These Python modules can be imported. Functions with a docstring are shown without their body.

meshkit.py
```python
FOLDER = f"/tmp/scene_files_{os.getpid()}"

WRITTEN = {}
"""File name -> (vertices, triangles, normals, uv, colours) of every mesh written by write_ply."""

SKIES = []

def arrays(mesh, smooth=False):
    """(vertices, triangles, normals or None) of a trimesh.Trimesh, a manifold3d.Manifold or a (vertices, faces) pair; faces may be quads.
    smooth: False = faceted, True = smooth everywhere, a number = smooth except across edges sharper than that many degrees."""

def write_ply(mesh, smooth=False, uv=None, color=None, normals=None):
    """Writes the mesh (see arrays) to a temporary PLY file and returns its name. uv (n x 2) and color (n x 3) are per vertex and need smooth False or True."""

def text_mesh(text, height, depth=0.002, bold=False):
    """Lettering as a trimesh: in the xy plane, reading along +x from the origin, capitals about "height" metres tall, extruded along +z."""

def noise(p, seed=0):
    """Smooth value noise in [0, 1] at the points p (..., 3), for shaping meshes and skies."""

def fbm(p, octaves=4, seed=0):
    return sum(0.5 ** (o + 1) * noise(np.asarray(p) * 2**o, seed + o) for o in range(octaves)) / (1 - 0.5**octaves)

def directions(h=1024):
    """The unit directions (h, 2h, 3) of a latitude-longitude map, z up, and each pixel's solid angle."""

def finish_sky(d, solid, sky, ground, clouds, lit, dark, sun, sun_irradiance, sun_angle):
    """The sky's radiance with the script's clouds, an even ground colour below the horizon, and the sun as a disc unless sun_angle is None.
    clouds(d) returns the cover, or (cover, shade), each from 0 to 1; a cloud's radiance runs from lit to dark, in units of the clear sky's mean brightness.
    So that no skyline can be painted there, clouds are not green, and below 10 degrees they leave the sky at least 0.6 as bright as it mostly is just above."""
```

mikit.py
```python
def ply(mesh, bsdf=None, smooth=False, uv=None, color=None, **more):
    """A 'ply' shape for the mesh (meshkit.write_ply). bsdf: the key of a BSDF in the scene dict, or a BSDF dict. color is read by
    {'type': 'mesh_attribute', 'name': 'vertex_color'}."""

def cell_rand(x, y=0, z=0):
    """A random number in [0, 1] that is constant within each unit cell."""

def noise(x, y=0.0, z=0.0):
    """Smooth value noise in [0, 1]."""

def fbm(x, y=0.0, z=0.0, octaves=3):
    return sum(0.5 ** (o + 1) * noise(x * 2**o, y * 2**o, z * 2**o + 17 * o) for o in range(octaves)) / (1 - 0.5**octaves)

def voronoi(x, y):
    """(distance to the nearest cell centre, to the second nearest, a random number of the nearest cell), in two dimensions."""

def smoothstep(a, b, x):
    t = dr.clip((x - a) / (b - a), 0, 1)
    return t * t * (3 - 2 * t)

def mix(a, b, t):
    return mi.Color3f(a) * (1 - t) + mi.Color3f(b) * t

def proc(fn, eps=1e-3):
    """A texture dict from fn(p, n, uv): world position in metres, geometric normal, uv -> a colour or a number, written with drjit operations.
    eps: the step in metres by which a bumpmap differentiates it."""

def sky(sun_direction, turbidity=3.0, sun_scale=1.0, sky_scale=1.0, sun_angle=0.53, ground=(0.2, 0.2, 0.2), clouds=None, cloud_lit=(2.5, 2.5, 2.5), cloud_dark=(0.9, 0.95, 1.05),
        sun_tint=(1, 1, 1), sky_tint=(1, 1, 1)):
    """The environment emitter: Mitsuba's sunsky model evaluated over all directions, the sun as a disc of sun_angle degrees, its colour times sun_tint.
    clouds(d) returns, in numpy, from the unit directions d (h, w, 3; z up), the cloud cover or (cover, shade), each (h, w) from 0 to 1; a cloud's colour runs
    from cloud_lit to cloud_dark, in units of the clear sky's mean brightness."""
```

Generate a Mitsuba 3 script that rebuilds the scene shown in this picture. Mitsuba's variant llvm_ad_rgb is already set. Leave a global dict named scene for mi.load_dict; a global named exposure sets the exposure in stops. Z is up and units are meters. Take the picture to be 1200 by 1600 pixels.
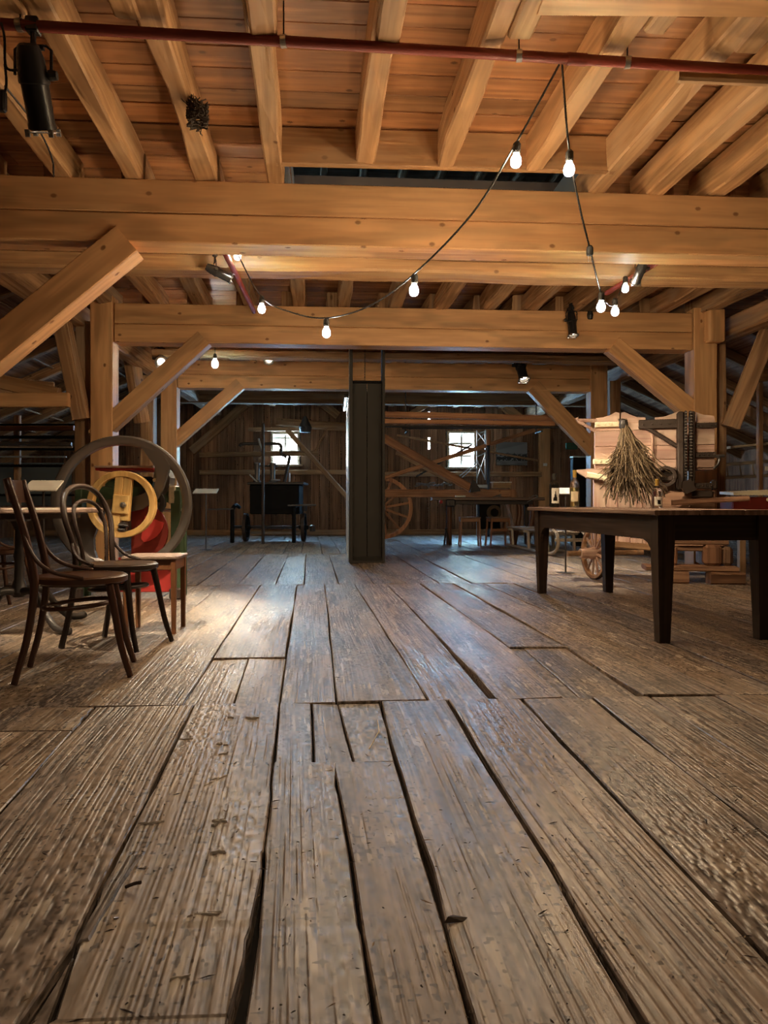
import math
import numpy as np
import drjit as dr
import mitsuba as mi
import mikit
from manifold3d import Manifold
from mikit import proc, smoothstep, mix
import meshkit

T = mi.ScalarTransform4f
rng = np.random.default_rng(7)
scene, labels = {}, {}

# ---------------------------------------------------------------- camera, light colours, exposure
YAW = 0.06773                                    # the camera looks 3.9 degrees to the right of the building's long axis
EYE = (0.0, 0.0, 0.80)
scene['camera'] = {'type': 'perspective', 'fov': 55.10, 'fov_axis': 'x', 'near_clip': 0.02, 'far_clip': 100.0,
                   'principal_point_offset_y': 0.0094,
                   'to_world': T().look_at(origin=list(EYE), target=[math.sin(YAW), math.cos(YAW), 0.80], up=[0, 0, 1])}
BULB = np.array([1.0, 0.75, 0.46]) * 620         # warm festoon lamps
SPOT = np.array([1.0, 0.80, 0.55])               # warm stage spots
DAY = np.array([0.30, 0.62, 1.0]) * 215          # overcast daylight behind the blown-out panes
LED = np.array([0.55, 0.92, 1.0])                # cool strip light beside the grey column
exposure = 0.0

# ---------------------------------------------------------------- helpers
FR = [np.eye(4)]


class frame:
    """Everything added inside is moved to pos and turned by rz degrees (then tilted by rx, ry)."""
    def __init__(self, pos=(0, 0, 0), rz=0.0, rx=0.0, ry=0.0, s=1.0):
        a, b, c = (math.radians(x) for x in (rz, rx, ry))
        Rz = np.array([[math.cos(a), -math.sin(a), 0], [math.sin(a), math.cos(a), 0], [0, 0, 1]])
        Rx = np.array([[1, 0, 0], [0, math.cos(b), -math.sin(b)], [0, math.sin(b), math.cos(b)]])
        Ry = np.array([[math.cos(c), 0, math.sin(c)], [0, 1, 0], [-math.sin(c), 0, math.cos(c)]])
        self.m = np.eye(4)
        self.m[:3, :3] = Rz @ Rx @ Ry * s
        self.m[:3, 3] = pos

    def __enter__(self):
        FR.append(FR[-1] @ self.m)

    def __exit__(self, *_):
        FR.pop()


CAMROT = -3.88      # turn of things that stand square to the picture


def numbered(name):
    if name not in scene and name not in labels:
        return name
    i = 1
    while f'{name}_{i:03d}' in scene or f'{name}_{i:03d}' in labels:
        i += 1
    return f'{name}_{i:03d}'


def unit(v):
    v = np.asarray(v, float)
    return v / max(np.linalg.norm(v), 1e-12)


def exploded(V, F, grain, k):
    """Unshared triangles with uv in metres: u along the grain (cell k of 24 m), v across it."""
    P = V[F].reshape(-1, 3)
    n = np.cross(V[F[:, 1]] - V[F[:, 0]], V[F[:, 2]] - V[F[:, 0]])
    n /= np.linalg.norm(n, axis=1, keepdims=True) + 1e-20
    g = unit(grain)
    e = np.array([0, 0, 1.0]) if abs(g[2]) < 0.7 else np.array([0, 1.0, 0])
    a = unit(e - g * (e @ g))
    b = np.cross(g, a)
    c = P.mean(0)
    pu, pa, pb = (P - c) @ g, (P - c) @ a, (P - c) @ b
    na, nb, ng = np.abs(n @ a), np.abs(n @ b), np.abs(n @ g)
    f3 = lambda x: np.repeat(x, 3)
    U = np.where(f3(ng > 0.75), pa * 0.6, pu)
    Vv = np.where(f3(ng > 0.75), pb + 1.3, np.where(f3(na >= nb), pb, pa + 0.61))
    uv = np.stack([U + 24 * k + 12, Vv + 3.1 * (k % 13)], 1)
    return P, np.arange(len(P)).reshape(-1, 3), uv


KCOUNT = [0]
ORD = ['first', 'second', 'third', 'fourth', 'fifth', 'sixth', 'seventh', 'eighth', 'ninth', 'tenth', 'eleventh', 'twelfth', 'thirteenth', 'fourteenth', 'fifteenth']


def add(name, mesh, bsdf, parent=None, label=None, cat=None, group=None, kind=None, grain=None, k=None, smooth=False, key=None, **more):
    """One entry of the scene: a thing, or a part when parent is given."""
    V, F, _ = meshkit.arrays(mesh)
    V = np.asarray(V, float) @ FR[-1][:3, :3].T + FR[-1][:3, 3]
    key = key or numbered(name if parent is None else f'{parent}__{name}')
    if grain is not None:
        if k is None:
            KCOUNT[0] = (KCOUNT[0] + 1) % 120
            k = KCOUNT[0]
        V, F, uv = exploded(V, F, FR[-1][:3, :3] @ np.asarray(grain, float), k)
        scene[key] = mikit.ply((V, F), bsdf, uv=uv, **more)
    else:
        scene[key] = mikit.ply((V, F), bsdf, smooth=smooth, **more)
    d = {a: b for a, b in dict(label=label, category=cat, group=group, kind=kind).items() if b}
    if d:
        labels[key] = d
    return key


def thing(name, label, cat, group=None):
    key = numbered(name)
    labels[key] = {'label': label, 'category': cat}
    if group:
        labels[key]['group'] = group
    return key


def join(*ms):
    ms = [m for m in ms if m is not None]
    Vs, Fs, o = [], [], 0
    for m in ms:
        V, F, _ = meshkit.arrays(m)
        Vs.append(V), Fs.append(F + o)
        o += len(V)
    return np.vstack(Vs), np.vstack(Fs)


def moved(m, pos=(0, 0, 0), rz=0, rx=0, ry=0, s=1.0):
    V, F, _ = meshkit.arrays(m)
    f = frame(pos, rz, rx, ry, s).m
    return V @ f[:3, :3].T + f[:3, 3], F


def box(x0, x1, y0, y1, z0, z1, c=0.006):
    """A box with chamfered edges."""
    c = min(c, (x1 - x0) / 3, (y1 - y0) / 3, (z1 - z0) / 3)
    P = []
    for sx in (0, 1):
        for sy in (0, 1):
            for sz in (0, 1):
                p = np.array([(x0, x1)[sx], (y0, y1)[sy], (z0, z1)[sz]], float)
                d = np.array([1 - 2 * sx, 1 - 2 * sy, 1 - 2 * sz]) * c
                for i in range(3):
                    q = p + d
                    q[i] = p[i]
                    P.append(q)
    m = Manifold.hull_points(np.array(P)).to_mesh()
    return m.vert_properties[:, :3].astype(float), m.tri_verts


def hull(P):
    m = Manifold.hull_points(np.asarray(P, float)).to_mesh()
    return m.vert_properties[:, :3].astype(float), m.tri_verts


def axes(p0, p1, up):
    d = unit(np.asarray(p1, float) - p0)
    up = np.asarray(up, float)
    if abs(d @ unit(up)) > 0.98:
        up = np.array([0, 1.0, 0])
    s = unit(np.cross(d, up))
    return d, s, np.cross(s, d)


def timber(p0, p1, w, h, up=(0, 0, 1), c=0.012, rough=0.0, n=1, taper=1.0):
    """A squared timber with chamfered arrises from p0 to p1 (axis), w across, h along up; rough bends the faces like hewn wood."""
    p0, p1 = np.asarray(p0, float), np.asarray(p1, float)
    d, s, t = axes(p0, p1, up)
    w2, h2 = w / 2, h / 2
    sec = [(-w2 + c, -h2), (w2 - c, -h2), (w2, -h2 + c), (w2, h2 - c), (w2 - c, h2), (-w2 + c, h2), (-w2, h2 - c), (-w2, -h2 + c)]
    V = []
    for i in range(n + 1):
        q = i / n
        k = 1 + (taper - 1) * q
        o = p0 + (p1 - p0) * q
        j = rng.normal(0, rough, (4, 2)).repeat(2, 0) if rough else np.zeros((8, 2))
        j = np.roll(j, -1, 0)
        for (a, b), jj in zip(sec, j):
            V.append(o + s * (a * k + jj[0]) + t * (b * k + jj[1]))
    F = []
    for i in range(n):
        for a in range(8):
            b = (a + 1) % 8
            A_, B_, C_, D_ = i * 8 + a, i * 8 + b, (i + 1) * 8 + b, (i + 1) * 8 + a
            F += [(A_, B_, C_), (A_, C_, D_)]
    for a in range(1, 7):
        F.append((0, a + 1, a))
        F.append((n * 8, n * 8 + a, n * 8 + a + 1))
    F = np.array(F)
    V = np.array(V)
    if np.einsum('ij,ij->', V[F[:, 0]], np.cross(V[F[:, 1]], V[F[:, 2]])) < 0:
        F = F[:, ::-1]
    return V, F


def tube(path, r, sides=8, closed=False):
    P = np.asarray(path, float)
    n = len(P)
    r = np.atleast_1d(np.asarray(r, float))
    r = np.interp(np.linspace(0, 1, n), np.linspace(0, 1, len(r)), r) if len(r) > 1 else np.full(n, r[0])
    if closed:
        t = np.roll(P, -1, 0) - np.roll(P, 1, 0)
    else:
        t = np.gradient(P, axis=0)
    t /= np.linalg.norm(t, axis=1, keepdims=True) + 1e-12
    a = np.cross(t[0], [0, 0, 1] if abs(t[0][2]) < 0.9 else [1, 0, 0])
    A_ = []
    for i in range(n):
        a = a - t[i] * (a @ t[i])
        a = a / (np.linalg.norm(a) + 1e-12)
        A_.append(a)
    A_ = np.array(A_)
    B_ = np.cross(t, A_)
    ang = np.arange(sides) * 2 * math.pi / sides
    V = P[:, None] + r[:, None, None] * (np.cos(ang)[None, :, None] * A_[:, None] + np.sin(ang)[None, :, None] * B_[:, None])
    V = V.reshape(-1, 3)
    F = []
    for i in range(n if closed else n - 1):
        j = (i + 1) % n
        for s in range(sides):
            q = (s + 1) % sides
            F += [(i * sides + s, i * sides + q, j * sides + q), (i * sides + s, j * sides + q, j * sides + s)]
    if not closed:
        for s in range(1, sides - 1):
            F.append((0, s + 1, s))
            F.append(((n - 1) * sides, (n - 1) * sides + s, (n - 1) * sides + s + 1))
    return V, np.array(F)


def rod(a, b, r, sides=8, r1=None):
    return tube([a, b], [r, r if r1 is None else r1], sides)


def spline(pts, n=24):
    """A smooth curve through the points."""
    p = np.asarray(pts, float)
    p = np.vstack([2 * p[0] - p[1], p, 2 * p[-1] - p[-2]])
    out = []
    m = len(p) - 3
    for i in range(m):
        for t in np.linspace(0, 1, max(2, n // m), endpoint=(i == m - 1)):
            a, b, c, d = p[i:i + 4]
            out.append(0.5 * (2 * b + (c - a) * t + (2 * a - 5 * b + 4 * c - d) * t * t + (3 * b - a - 3 * c + d) * t ** 3))
    return np.array(out)


def lathe(profile, n=20):
    """Turns (radius, height) pairs about z; ends at radius 0 close it."""
    V, F = [], []
    for r, z in profile:
        for i in range(n):
            a = 2 * math.pi * i / n
            V.append((r * math.cos(a), r * math.sin(a), z))
    for j in range(len(profile) - 1):
        for i in range(n):
            q = (i + 1) % n
            F += [(j * n + i, j * n + q, (j + 1) * n + q), (j * n + i, (j + 1) * n + q, (j + 1) * n + i)]
    V, F = np.array(V), np.array(F)
    if np.einsum('ij,ij->', V[F[:, 0]], np.cross(V[F[:, 1]], V[F[:, 2]])) < 0:
        F = F[:, ::-1]
    return V, F


def ring(R, w, d, n=48, axis='y'):
    """A flat hoop about the axis: outer radius R, rim width w, thickness d."""
    sec = [(R - w, -d / 2 + .004), (R - w, d / 2 - .004), (R - w + .004, d / 2), (R - .004, d / 2), (R, d / 2 - .004), (R, -d / 2 + .004), (R - .004, -d / 2), (R - w + .004, -d / 2)]
    V, F = [], []
    for i in range(n):
        a = 2 * math.pi * i / n
        for r, y in sec:
            V.append((r * math.cos(a), y, r * math.sin(a)))
    m = len(sec)
    for i in range(n):
        j = (i + 1) % n
        for s in range(m):
            q = (s + 1) % m
            F += [(i * m + s, j * m + q, i * m + q), (i * m + s, j * m + s, j * m + q)]
    return np.array(V), np.array(F)


def plate(poly, d, axis='y'):
    """A plane outline (x, z) given thickness d along y."""
    import shapely.geometry as sg
    import trimesh
    m = trimesh.creation.extrude_polygon(sg.Polygon(poly), d, engine='earcut')
    V = np.array(m.vertices)
    return np.stack([V[:, 0], d / 2 - V[:, 2], V[:, 1]], 1), np.array(m.faces)


# ---------------------------------------------------------------- materials
def rgb(*c):
    return {'type': 'rgb', 'value': [float(x) for x in c]}


def plain(name, col, rough=0.5, metallic=0.0, spec=0.5, **more):
    scene[name] = {'type': 'twosided', 'b': {'type': 'principled', 'base_color': rgb(*col), 'roughness': rough, 'metallic': metallic, 'specular': spec, **more}}
    return name


def hash2(i, j, s=0):
    """A random number in [0, 1] for each whole cell (i, j) and seed s."""
    h = i * 374761393 + j * 668265263 + s * 974711
    h = (h ^ (h >> 13)) * 1274126177
    return mi.Float((h ^ (h >> 16)) & 0xFFFFFF) / 16777215.0


def cell(x):
    return mi.UInt32(mi.Int32(x) + 1000000)


def n2(x, y, s=0):
    """Smooth noise in two dimensions, cheaper than mikit's three."""
    fx, fy = dr.floor(x), dr.floor(y)
    tx, ty = x - fx, y - fy
    tx, ty = tx * tx * (3 - 2 * tx), ty * ty * (3 - 2 * ty)
    i, j = cell(fx), cell(fy)
    return dr.lerp(dr.lerp(hash2(i, j, s), hash2(i + 1, j, s), tx), dr.lerp(hash2(i, j + 1, s), hash2(i + 1, j + 1, s), tx), ty)


def knot_at(x, y, s):
    """(distance to a knot, 1 where there is one): one candidate in each cell."""
    fx, fy = dr.floor(x), dr.floor(y)
    i, j = cell(fx), cell(fy)
    d = dr.sqrt(dr.square(x - fx - 0.25 - 0.5 * hash2(i, j, s)) + dr.square(y - fy - 0.25 - 0.5 * hash2(i, j, s + 1)))
    return d, hash2(i, j, s + 2)


def split(uv):
    """(piece number, metres along it, metres across it) from the uv that exploded() gives."""
    k = dr.floor(uv.x * (1 / 24))
    return k, uv.x - 24 * k - 12, uv.y


def wood(name, dark, light, knot, rough=0.6, rings=55.0, bump=0.0006, var=0.35, knots=0.5, grey=None, greyamt=0.0, saw=0.0):
    """Sawn or hewn wood: grain along u, tone by piece, knots, patches of grey weathering."""
    def col(p, n, uv):
        k, u, v = split(uv)
        d, w = knot_at(u * 3.4 + k * 3.7, v * 5.0 + k * 1.9, 3)
        has = dr.select(w < 0.35 * knots, 1.0, 0.0)
        vw = v + 0.05 * n2(u * 0.55 + k, v * 2.5) + 0.012 * has * dr.exp(-10 * d * d)
        g = 0.55 * n2(u * 2.2, vw * rings, 5) + 0.2 * n2(u * 7, vw * rings * 2.6, 6) + 0.45 * n2(u * 0.8 + k, vw * rings * 0.27, 7)
        c = mix(dark, light, smoothstep(0.3, 0.95, g))
        r = hash2(cell(k), cell(k), 3)
        c = c * (1 - var * 0.5 + var * r) * mix((1, 1, 1), (1.1, 0.92, 0.78), hash2(cell(k), cell(k), 5) * var)
        c = mix(c, knot, 0.85 * has * smoothstep(0.10, 0.04, d))
        s = n2(u * 1.5 + 7 * k, v * 7, 11) * 0.65 + n2(u * 4 + k, v * 19, 12) * 0.35
        c = c * (1 - 0.26 * smoothstep(0.5, 0.75, s))
        if grey is not None:
            c = mix(c, grey, greyamt * smoothstep(0.5, 0.25, s))
        return c

    def hgt(p, n, uv):
        k, u, v = split(uv)
        h = n2(u * 2.2 + k, (v + 0.012 * u) * rings, 5)
        if saw:
            h = h + saw * n2(u * 9 + k, v * 13 + 0.8 * h, 15)
        return h

    b = {'type': 'principled', 'base_color': proc(col), 'roughness': rough, 'specular': 0.4}
    scene[name] = {'type': 'twosided', 'b': {'type': 'bumpmap', 't': proc(hgt, eps=0.0012), 'scale': bump, 'b': b}}
    return name


wood('new_timber', (0.53, 0.285, 0.13), (0.65, 0.385, 0.185), (0.19, 0.075, 0.025), rough=0.5, bump=0.0005, var=0.22, knots=0.5, rings=34.0)
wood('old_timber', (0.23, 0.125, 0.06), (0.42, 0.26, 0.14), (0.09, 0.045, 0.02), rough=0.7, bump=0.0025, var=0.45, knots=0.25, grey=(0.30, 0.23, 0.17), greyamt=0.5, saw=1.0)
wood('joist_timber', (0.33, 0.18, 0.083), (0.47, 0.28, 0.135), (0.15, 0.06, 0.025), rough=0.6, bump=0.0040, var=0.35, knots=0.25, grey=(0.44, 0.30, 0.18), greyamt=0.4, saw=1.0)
wood('ceiling_board', (0.22, 0.10, 0.043), (0.37, 0.185, 0.083), (0.11, 0.04, 0.015), rough=0.45, bump=0.0007, var=0.5, knots=0.5, rings=38.0)
wood('wall_board', (0.16, 0.085, 0.052), (0.31, 0.185, 0.115), (0.04, 0.02, 0.012), rough=0.8, bump=0.002, var=0.9, knots=0.3)
wood('red_wood', (0.33, 0.135, 0.06), (0.50, 0.235, 0.105), (0.12, 0.04, 0.015), rough=0.55, bump=0.001, var=0.25, knots=0.3)
wood('honey_wood', (0.62, 0.38, 0.13), (0.80, 0.55, 0.22), (0.25, 0.1, 0.03), rough=0.5, bump=0.0005, var=0.15, knots=0.1)
wood('pink_paint', (0.36, 0.215, 0.17), (0.50, 0.345, 0.27), (0.22, 0.10, 0.07), rough=0.6, bump=0.001, var=0.25, knots=0.25, grey=(0.60, 0.47, 0.36), greyamt=0.55)
wood('table_wood', (0.02, 0.011, 0.007), (0.04, 0.023, 0.015), (0.02, 0.01, 0.008), rough=0.45, bump=0.0005, var=0.2, knots=0.1)
wood('table_top_wood', (0.12, 0.075, 0.055), (0.25, 0.17, 0.13), (0.05, 0.03, 0.02), rough=0.5, bump=0.001, var=0.2, knots=0.2)
wood('grey_wood', (0.36, 0.31, 0.25), (0.55, 0.50, 0.42), (0.2, 0.16, 0.12), rough=0.7, bump=0.0015, var=0.3, knots=0.2)


# the floor: wide, trodden planks with raised grain, pits, dirt and worn grey streaks
def floor_grain(k, u, v):
    vw = v + 0.06 * n2(u * 0.7 + k, v * 2.6)
    w = n2(u * 1.4 + 5 * k, v * 5.5, 8)
    ridge = n2(u * 3.6 + k, vw * 165, 5)
    fine = n2(u * 42 + k, v * 105, 6)
    r = dr.clip(0.55 + 0.5 * hash2(cell(k), cell(k), 9) + 1.0 * (w - 0.5), 0, 1)
    return vw, w, dr.lerp(fine, ridge, r), ridge, fine


def floor_col(p, n, uv):
    k, u, v = split(uv)
    vw, w, g, ridge, fine = floor_grain(k, u, v)
    d, hw = knot_at(u * 0.9 + k * 3.7, v * 4.0 + k * 1.9, 3)
    kk = cell(k)
    c = mix((0.060, 0.045, 0.034), (0.285, 0.222, 0.181), smoothstep(0.12, 0.9, 0.72 * g + 0.28 * fine))
    c = c * (0.76 + 0.42 * hash2(kk, kk, 3)) * mix((1.06, 1.0, 0.92), (0.95, 1.0, 1.07), hash2(kk, kk, 6))
    m1 = n2(u * 2.6 + 3 * k, v * 10, 31)
    m2 = n2(u * 8 + k, v * 22, 32)
    m3 = n2(u * 26 + k, v * 60, 33)
    c = mix(c, (0.30, 0.21, 0.13), 0.4 * smoothstep(0.42, 0.7, 0.65 * m1 + 0.35 * m3))
    c = mix(c, (0.07, 0.056, 0.046), 0.5 * smoothstep(0.5, 0.8, 0.4 * (1 - m1) + 0.3 * m2 + 0.3 * m3))
    c = mix(c, (0.50, 0.42, 0.33), 0.6 * smoothstep(0.66, 0.78, n2(u * 9 + k, vw * 120, 34)) * smoothstep(0.5, 0.72, m2))
    pit = smoothstep(0.70, 0.84, n2(u * 85 + k, v * 120, 35)) * smoothstep(0.25, 0.6, m2)
    return mix(c, (0.04, 0.027, 0.018), dr.maximum(0.8 * pit, 0.6 * dr.select(hw < 0.4, 1.0, 0.0) * smoothstep(0.09, 0.04, d)))


def floor_hgt(p, n, uv):
    k, u, v = split(uv)
    vw, w, g, ridge, fine = floor_grain(k, u, v)
    return 1.0 * g + 0.3 * n2(u * 17 + k, v * 34, 36) + 0.6 * n2(u * 2.2 + k, v * 9, 37)


def floor_rough(p, n, uv):
    k, u, v = split(uv)
    return 0.30 + 0.2 * n2(u * 1.4 + 5 * k, v * 5.5, 8) + 0.08 * hash2(cell(k), cell(k), 11)


scene['floor_plank_wood'] = {'type': 'twosided', 'b': {'type': 'bumpmap', 't': proc(floor_hgt, eps=0.0012), 'scale': 0.0034,
    'b': {'type': 'principled', 'base_color': proc(floor_col), 'roughness': proc(floor_rough), 'specular': 0.5}}}

plain('dark_gap', (0.012, 0.009, 0.007), 0.9)
plain('splinter_wood', (0.30, 0.21, 0.13), 0.7)
plain('dark_chip', (0.05, 0.033, 0.022), 0.8)
plain('pale_glint', (0.42, 0.37, 0.31), 0.35)
plain('straw', (0.62, 0.50, 0.30), 0.6)
plain('steel', (0.55, 0.54, 0.52), 0.3, 1.0)
plain('iron', (0.16, 0.14, 0.125), 0.42, 0.7)
plain('dark_iron', (0.035, 0.03, 0.028), 0.45, 0.3)
plain('rusty_iron', (0.040, 0.025, 0.018), 0.6, 0.2)
plain('black_metal', (0.012, 0.012, 0.013), 0.3)
plain('black_rubber', (0.012, 0.012, 0.012), 0.5)
plain('red_pipe', (0.17, 0.028, 0.018), 0.45)
plain('bentwood_brown', (0.05, 0.018, 0.008), 0.28, clearcoat=0.4)
plain('bentwood_dark', (0.016, 0.008, 0.005), 0.28, clearcoat=0.4)
plain('stool_wood', (0.12, 0.045, 0.017), 0.4)
plain('light_stool_wood', (0.22, 0.095, 0.038), 0.45)
plain('grey_panel', (0.036, 0.034, 0.031), 0.7, spec=0.2)
plain('grey_board', (0.085, 0.066, 0.05), 0.6)
plain('green_paint', (0.04, 0.07, 0.032), 0.5)
plain('red_paint', (0.42, 0.035, 0.03), 0.45)
plain('dark_red_paint', (0.15, 0.018, 0.012), 0.7, spec=0.2)
plain('cream_paint', (0.80, 0.70, 0.50), 0.5)
plain('white_card', (0.78, 0.76, 0.70), 0.6)
plain('twig_brown', (0.20, 0.145, 0.085), 0.8)
plain('twig_dark', (0.085, 0.058, 0.034), 0.8)
plain('dark_glass', (0.006, 0.006, 0.005), 0.06, spec=0.6)
plain('bottle_gold', (0.75, 0.48, 0.12), 0.3, 0.6)
plain('exit_green', (0.02, 0.09, 0.06), 0.5)
plain('tin_grey', (0.45, 0.52, 0.58), 0.35, 0.5)
plain('soot_black', (0.008, 0.007, 0.007), 0.7, spec=0.1)
plain('dull_blue', (0.10, 0.13, 0.15), 0.5)
plain('pane_white', (0.8, 0.85, 0.9), 0.3)
plain('lamp_white', (0.9, 0.85, 0.75), 0.4)
scene['clear_glass'] = {'type': 'dielectric', 'int_ior': 1.5, 'ext_ior': 1.0}
scene['bulb_glass'] = {'type': 'thindielectric', 'int_ior': 1.5}
scene['white_wine'] = {'type': 'dielectric', 'int_ior': 1.34, 'specular_transmittance': rgb(0.93, 0.9, 0.6)}

# ================================================================ FLOOR
LEAN = -0.0304                                   # boards and joists run 1.7 degrees off the beams' normal
add('floor', box(-7.6, 9.2, -3.2, 18.6, -0.12, -0.045, .002), 'dark_gap', kind='structure')


def along(pts, Y):
    p = np.array([q[:2] for q in pts], float)
    p = p[np.argsort(p[:, 1], kind='stable')]
    x = np.interp(Y, p[:, 1], p[:, 0])
    for end, a, b in ((Y < p[0, 1], 0, -1), (Y > p[-1, 1], -1, 0)):
        s = (p[-1, 0] - p[0, 0]) / (p[-1, 1] - p[0, 1])
        x = np.where(end, p[a, 0] + s * (Y - p[a, 1]), x)
    return x


def plank(L, R, y0, y1, gap=0.008, n=9, wob=0.003, dz=None, tilt=0.003, name='plank', c=0.0032, bsdf='floor_plank_wood', cuts=()):
    """A floor plank between two edge lines, its edges uneven and its arrises worn."""
    Y = np.array(sorted(set(np.linspace(y0, y1, n + 1).round(4)) | {y for y in cuts if y0 < y < y1}))
    m = len(Y)
    xl = along(L, Y) + gap / 2 + rng.normal(0, wob, m)
    xr = along(R, Y) - gap / 2 + rng.normal(0, wob, m)
    z = (rng.normal(0, 0.0025) if dz is None else dz)
    tl = rng.normal(0, tilt) * 0.5
    sag = rng.normal(0, 0.001, m)
    Yi = Y.copy()
    Yi[0] += c
    Yi[-1] -= c
    loops = []
    for inset, zz, yy in ((c, 0.0, Yi), (0, -c * 1.3, Y), (0, -0.05, Y)):
        l = np.stack([xl + inset, yy, z - tl + sag + zz], 1)
        r = np.stack([xr - inset, yy, z + tl + sag + zz], 1)
        loops.append(np.vstack([l, r[::-1]]))
    V = np.vstack(loops)
    q = 2 * m
    F = []
    for i in range(m - 1):
        a, b, c_, d = i, i + 1, q - 2 - i, q - 1 - i
        F += [(a, d, c_), (a, c_, b)]
    for k in range(2):
        for i in range(q):
            j = (i + 1) % q
            F += [(k * q + i, k * q + j, (k + 1) * q + j), (k * q + i, (k + 1) * q + j, (k + 1) * q + i)]
    F = np.array(F)
    n_ = np.cross(V[F[0, 1]] - V[F[0, 0]], V[F[0, 2]] - V[F[0, 0]])
    if n_[2] < 0:
        F = F[:, ::-1]
    g = np.array([(xl[-1] + xr[-1] - xl[0] - xr[0]) / 2, Y[-1] - Y[0], 0])
    add(name, (V, F), bsdf, 'floor', grain=g)


JA, JB, JC, JD = 2.955, 7.20, 11.5, 15.6         # cross joints of the planks
# bay nearest the camera
b0 = [(-0.937, 2.972, 0), (-0.863, 1.968, 0)]
b1L = [(-0.553, 2.984, 0), (-0.508, 2.116, 0), (-0.488, 1.695, 0), (-0.47, 1.359, 0), (-0.48, 1.164, 0)]
b1R = [(-0.551, 2.983, 0), (-0.506, 2.116, 0), (-0.486, 1.694, 0), (-0.464, 1.358, 0), (-0.436, 1.161, 0)]
b2L = [(-0.217, 2.97, 0), (-0.155, 1.614, 0), (-0.151, 1.418, 0), (-0.153, 1.3, 0), (-0.159, 1.156, 0)]
b2R = [(-0.217, 2.97, 0), (-0.155, 1.614, 0), (-0.146, 1.418, 0), (-0.144, 1.247, 0), (-0.141, 1.141, 0)]
b3a = [(-0.087, 2.961, 0), (-0.063, 2.281, 0), (0.01, 2.271, 0), (0.007, 2.105, 0), (0.036, 1.659, 0), (0.053, 1.369, 0), (0.067, 1.127, 0)]
b3b = [(-0.004, 2.277, 0), (0.007, 2.105, 0), (0.036, 1.659, 0), (0.053, 1.369, 0), (0.067, 1.127, 0)]
b4 = [(0.183, 2.962, 0), (0.191, 2.281, 0), (0.207, 1.598, 0), (0.209, 1.4, 0), (0.211, 1.117, 0)]
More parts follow.
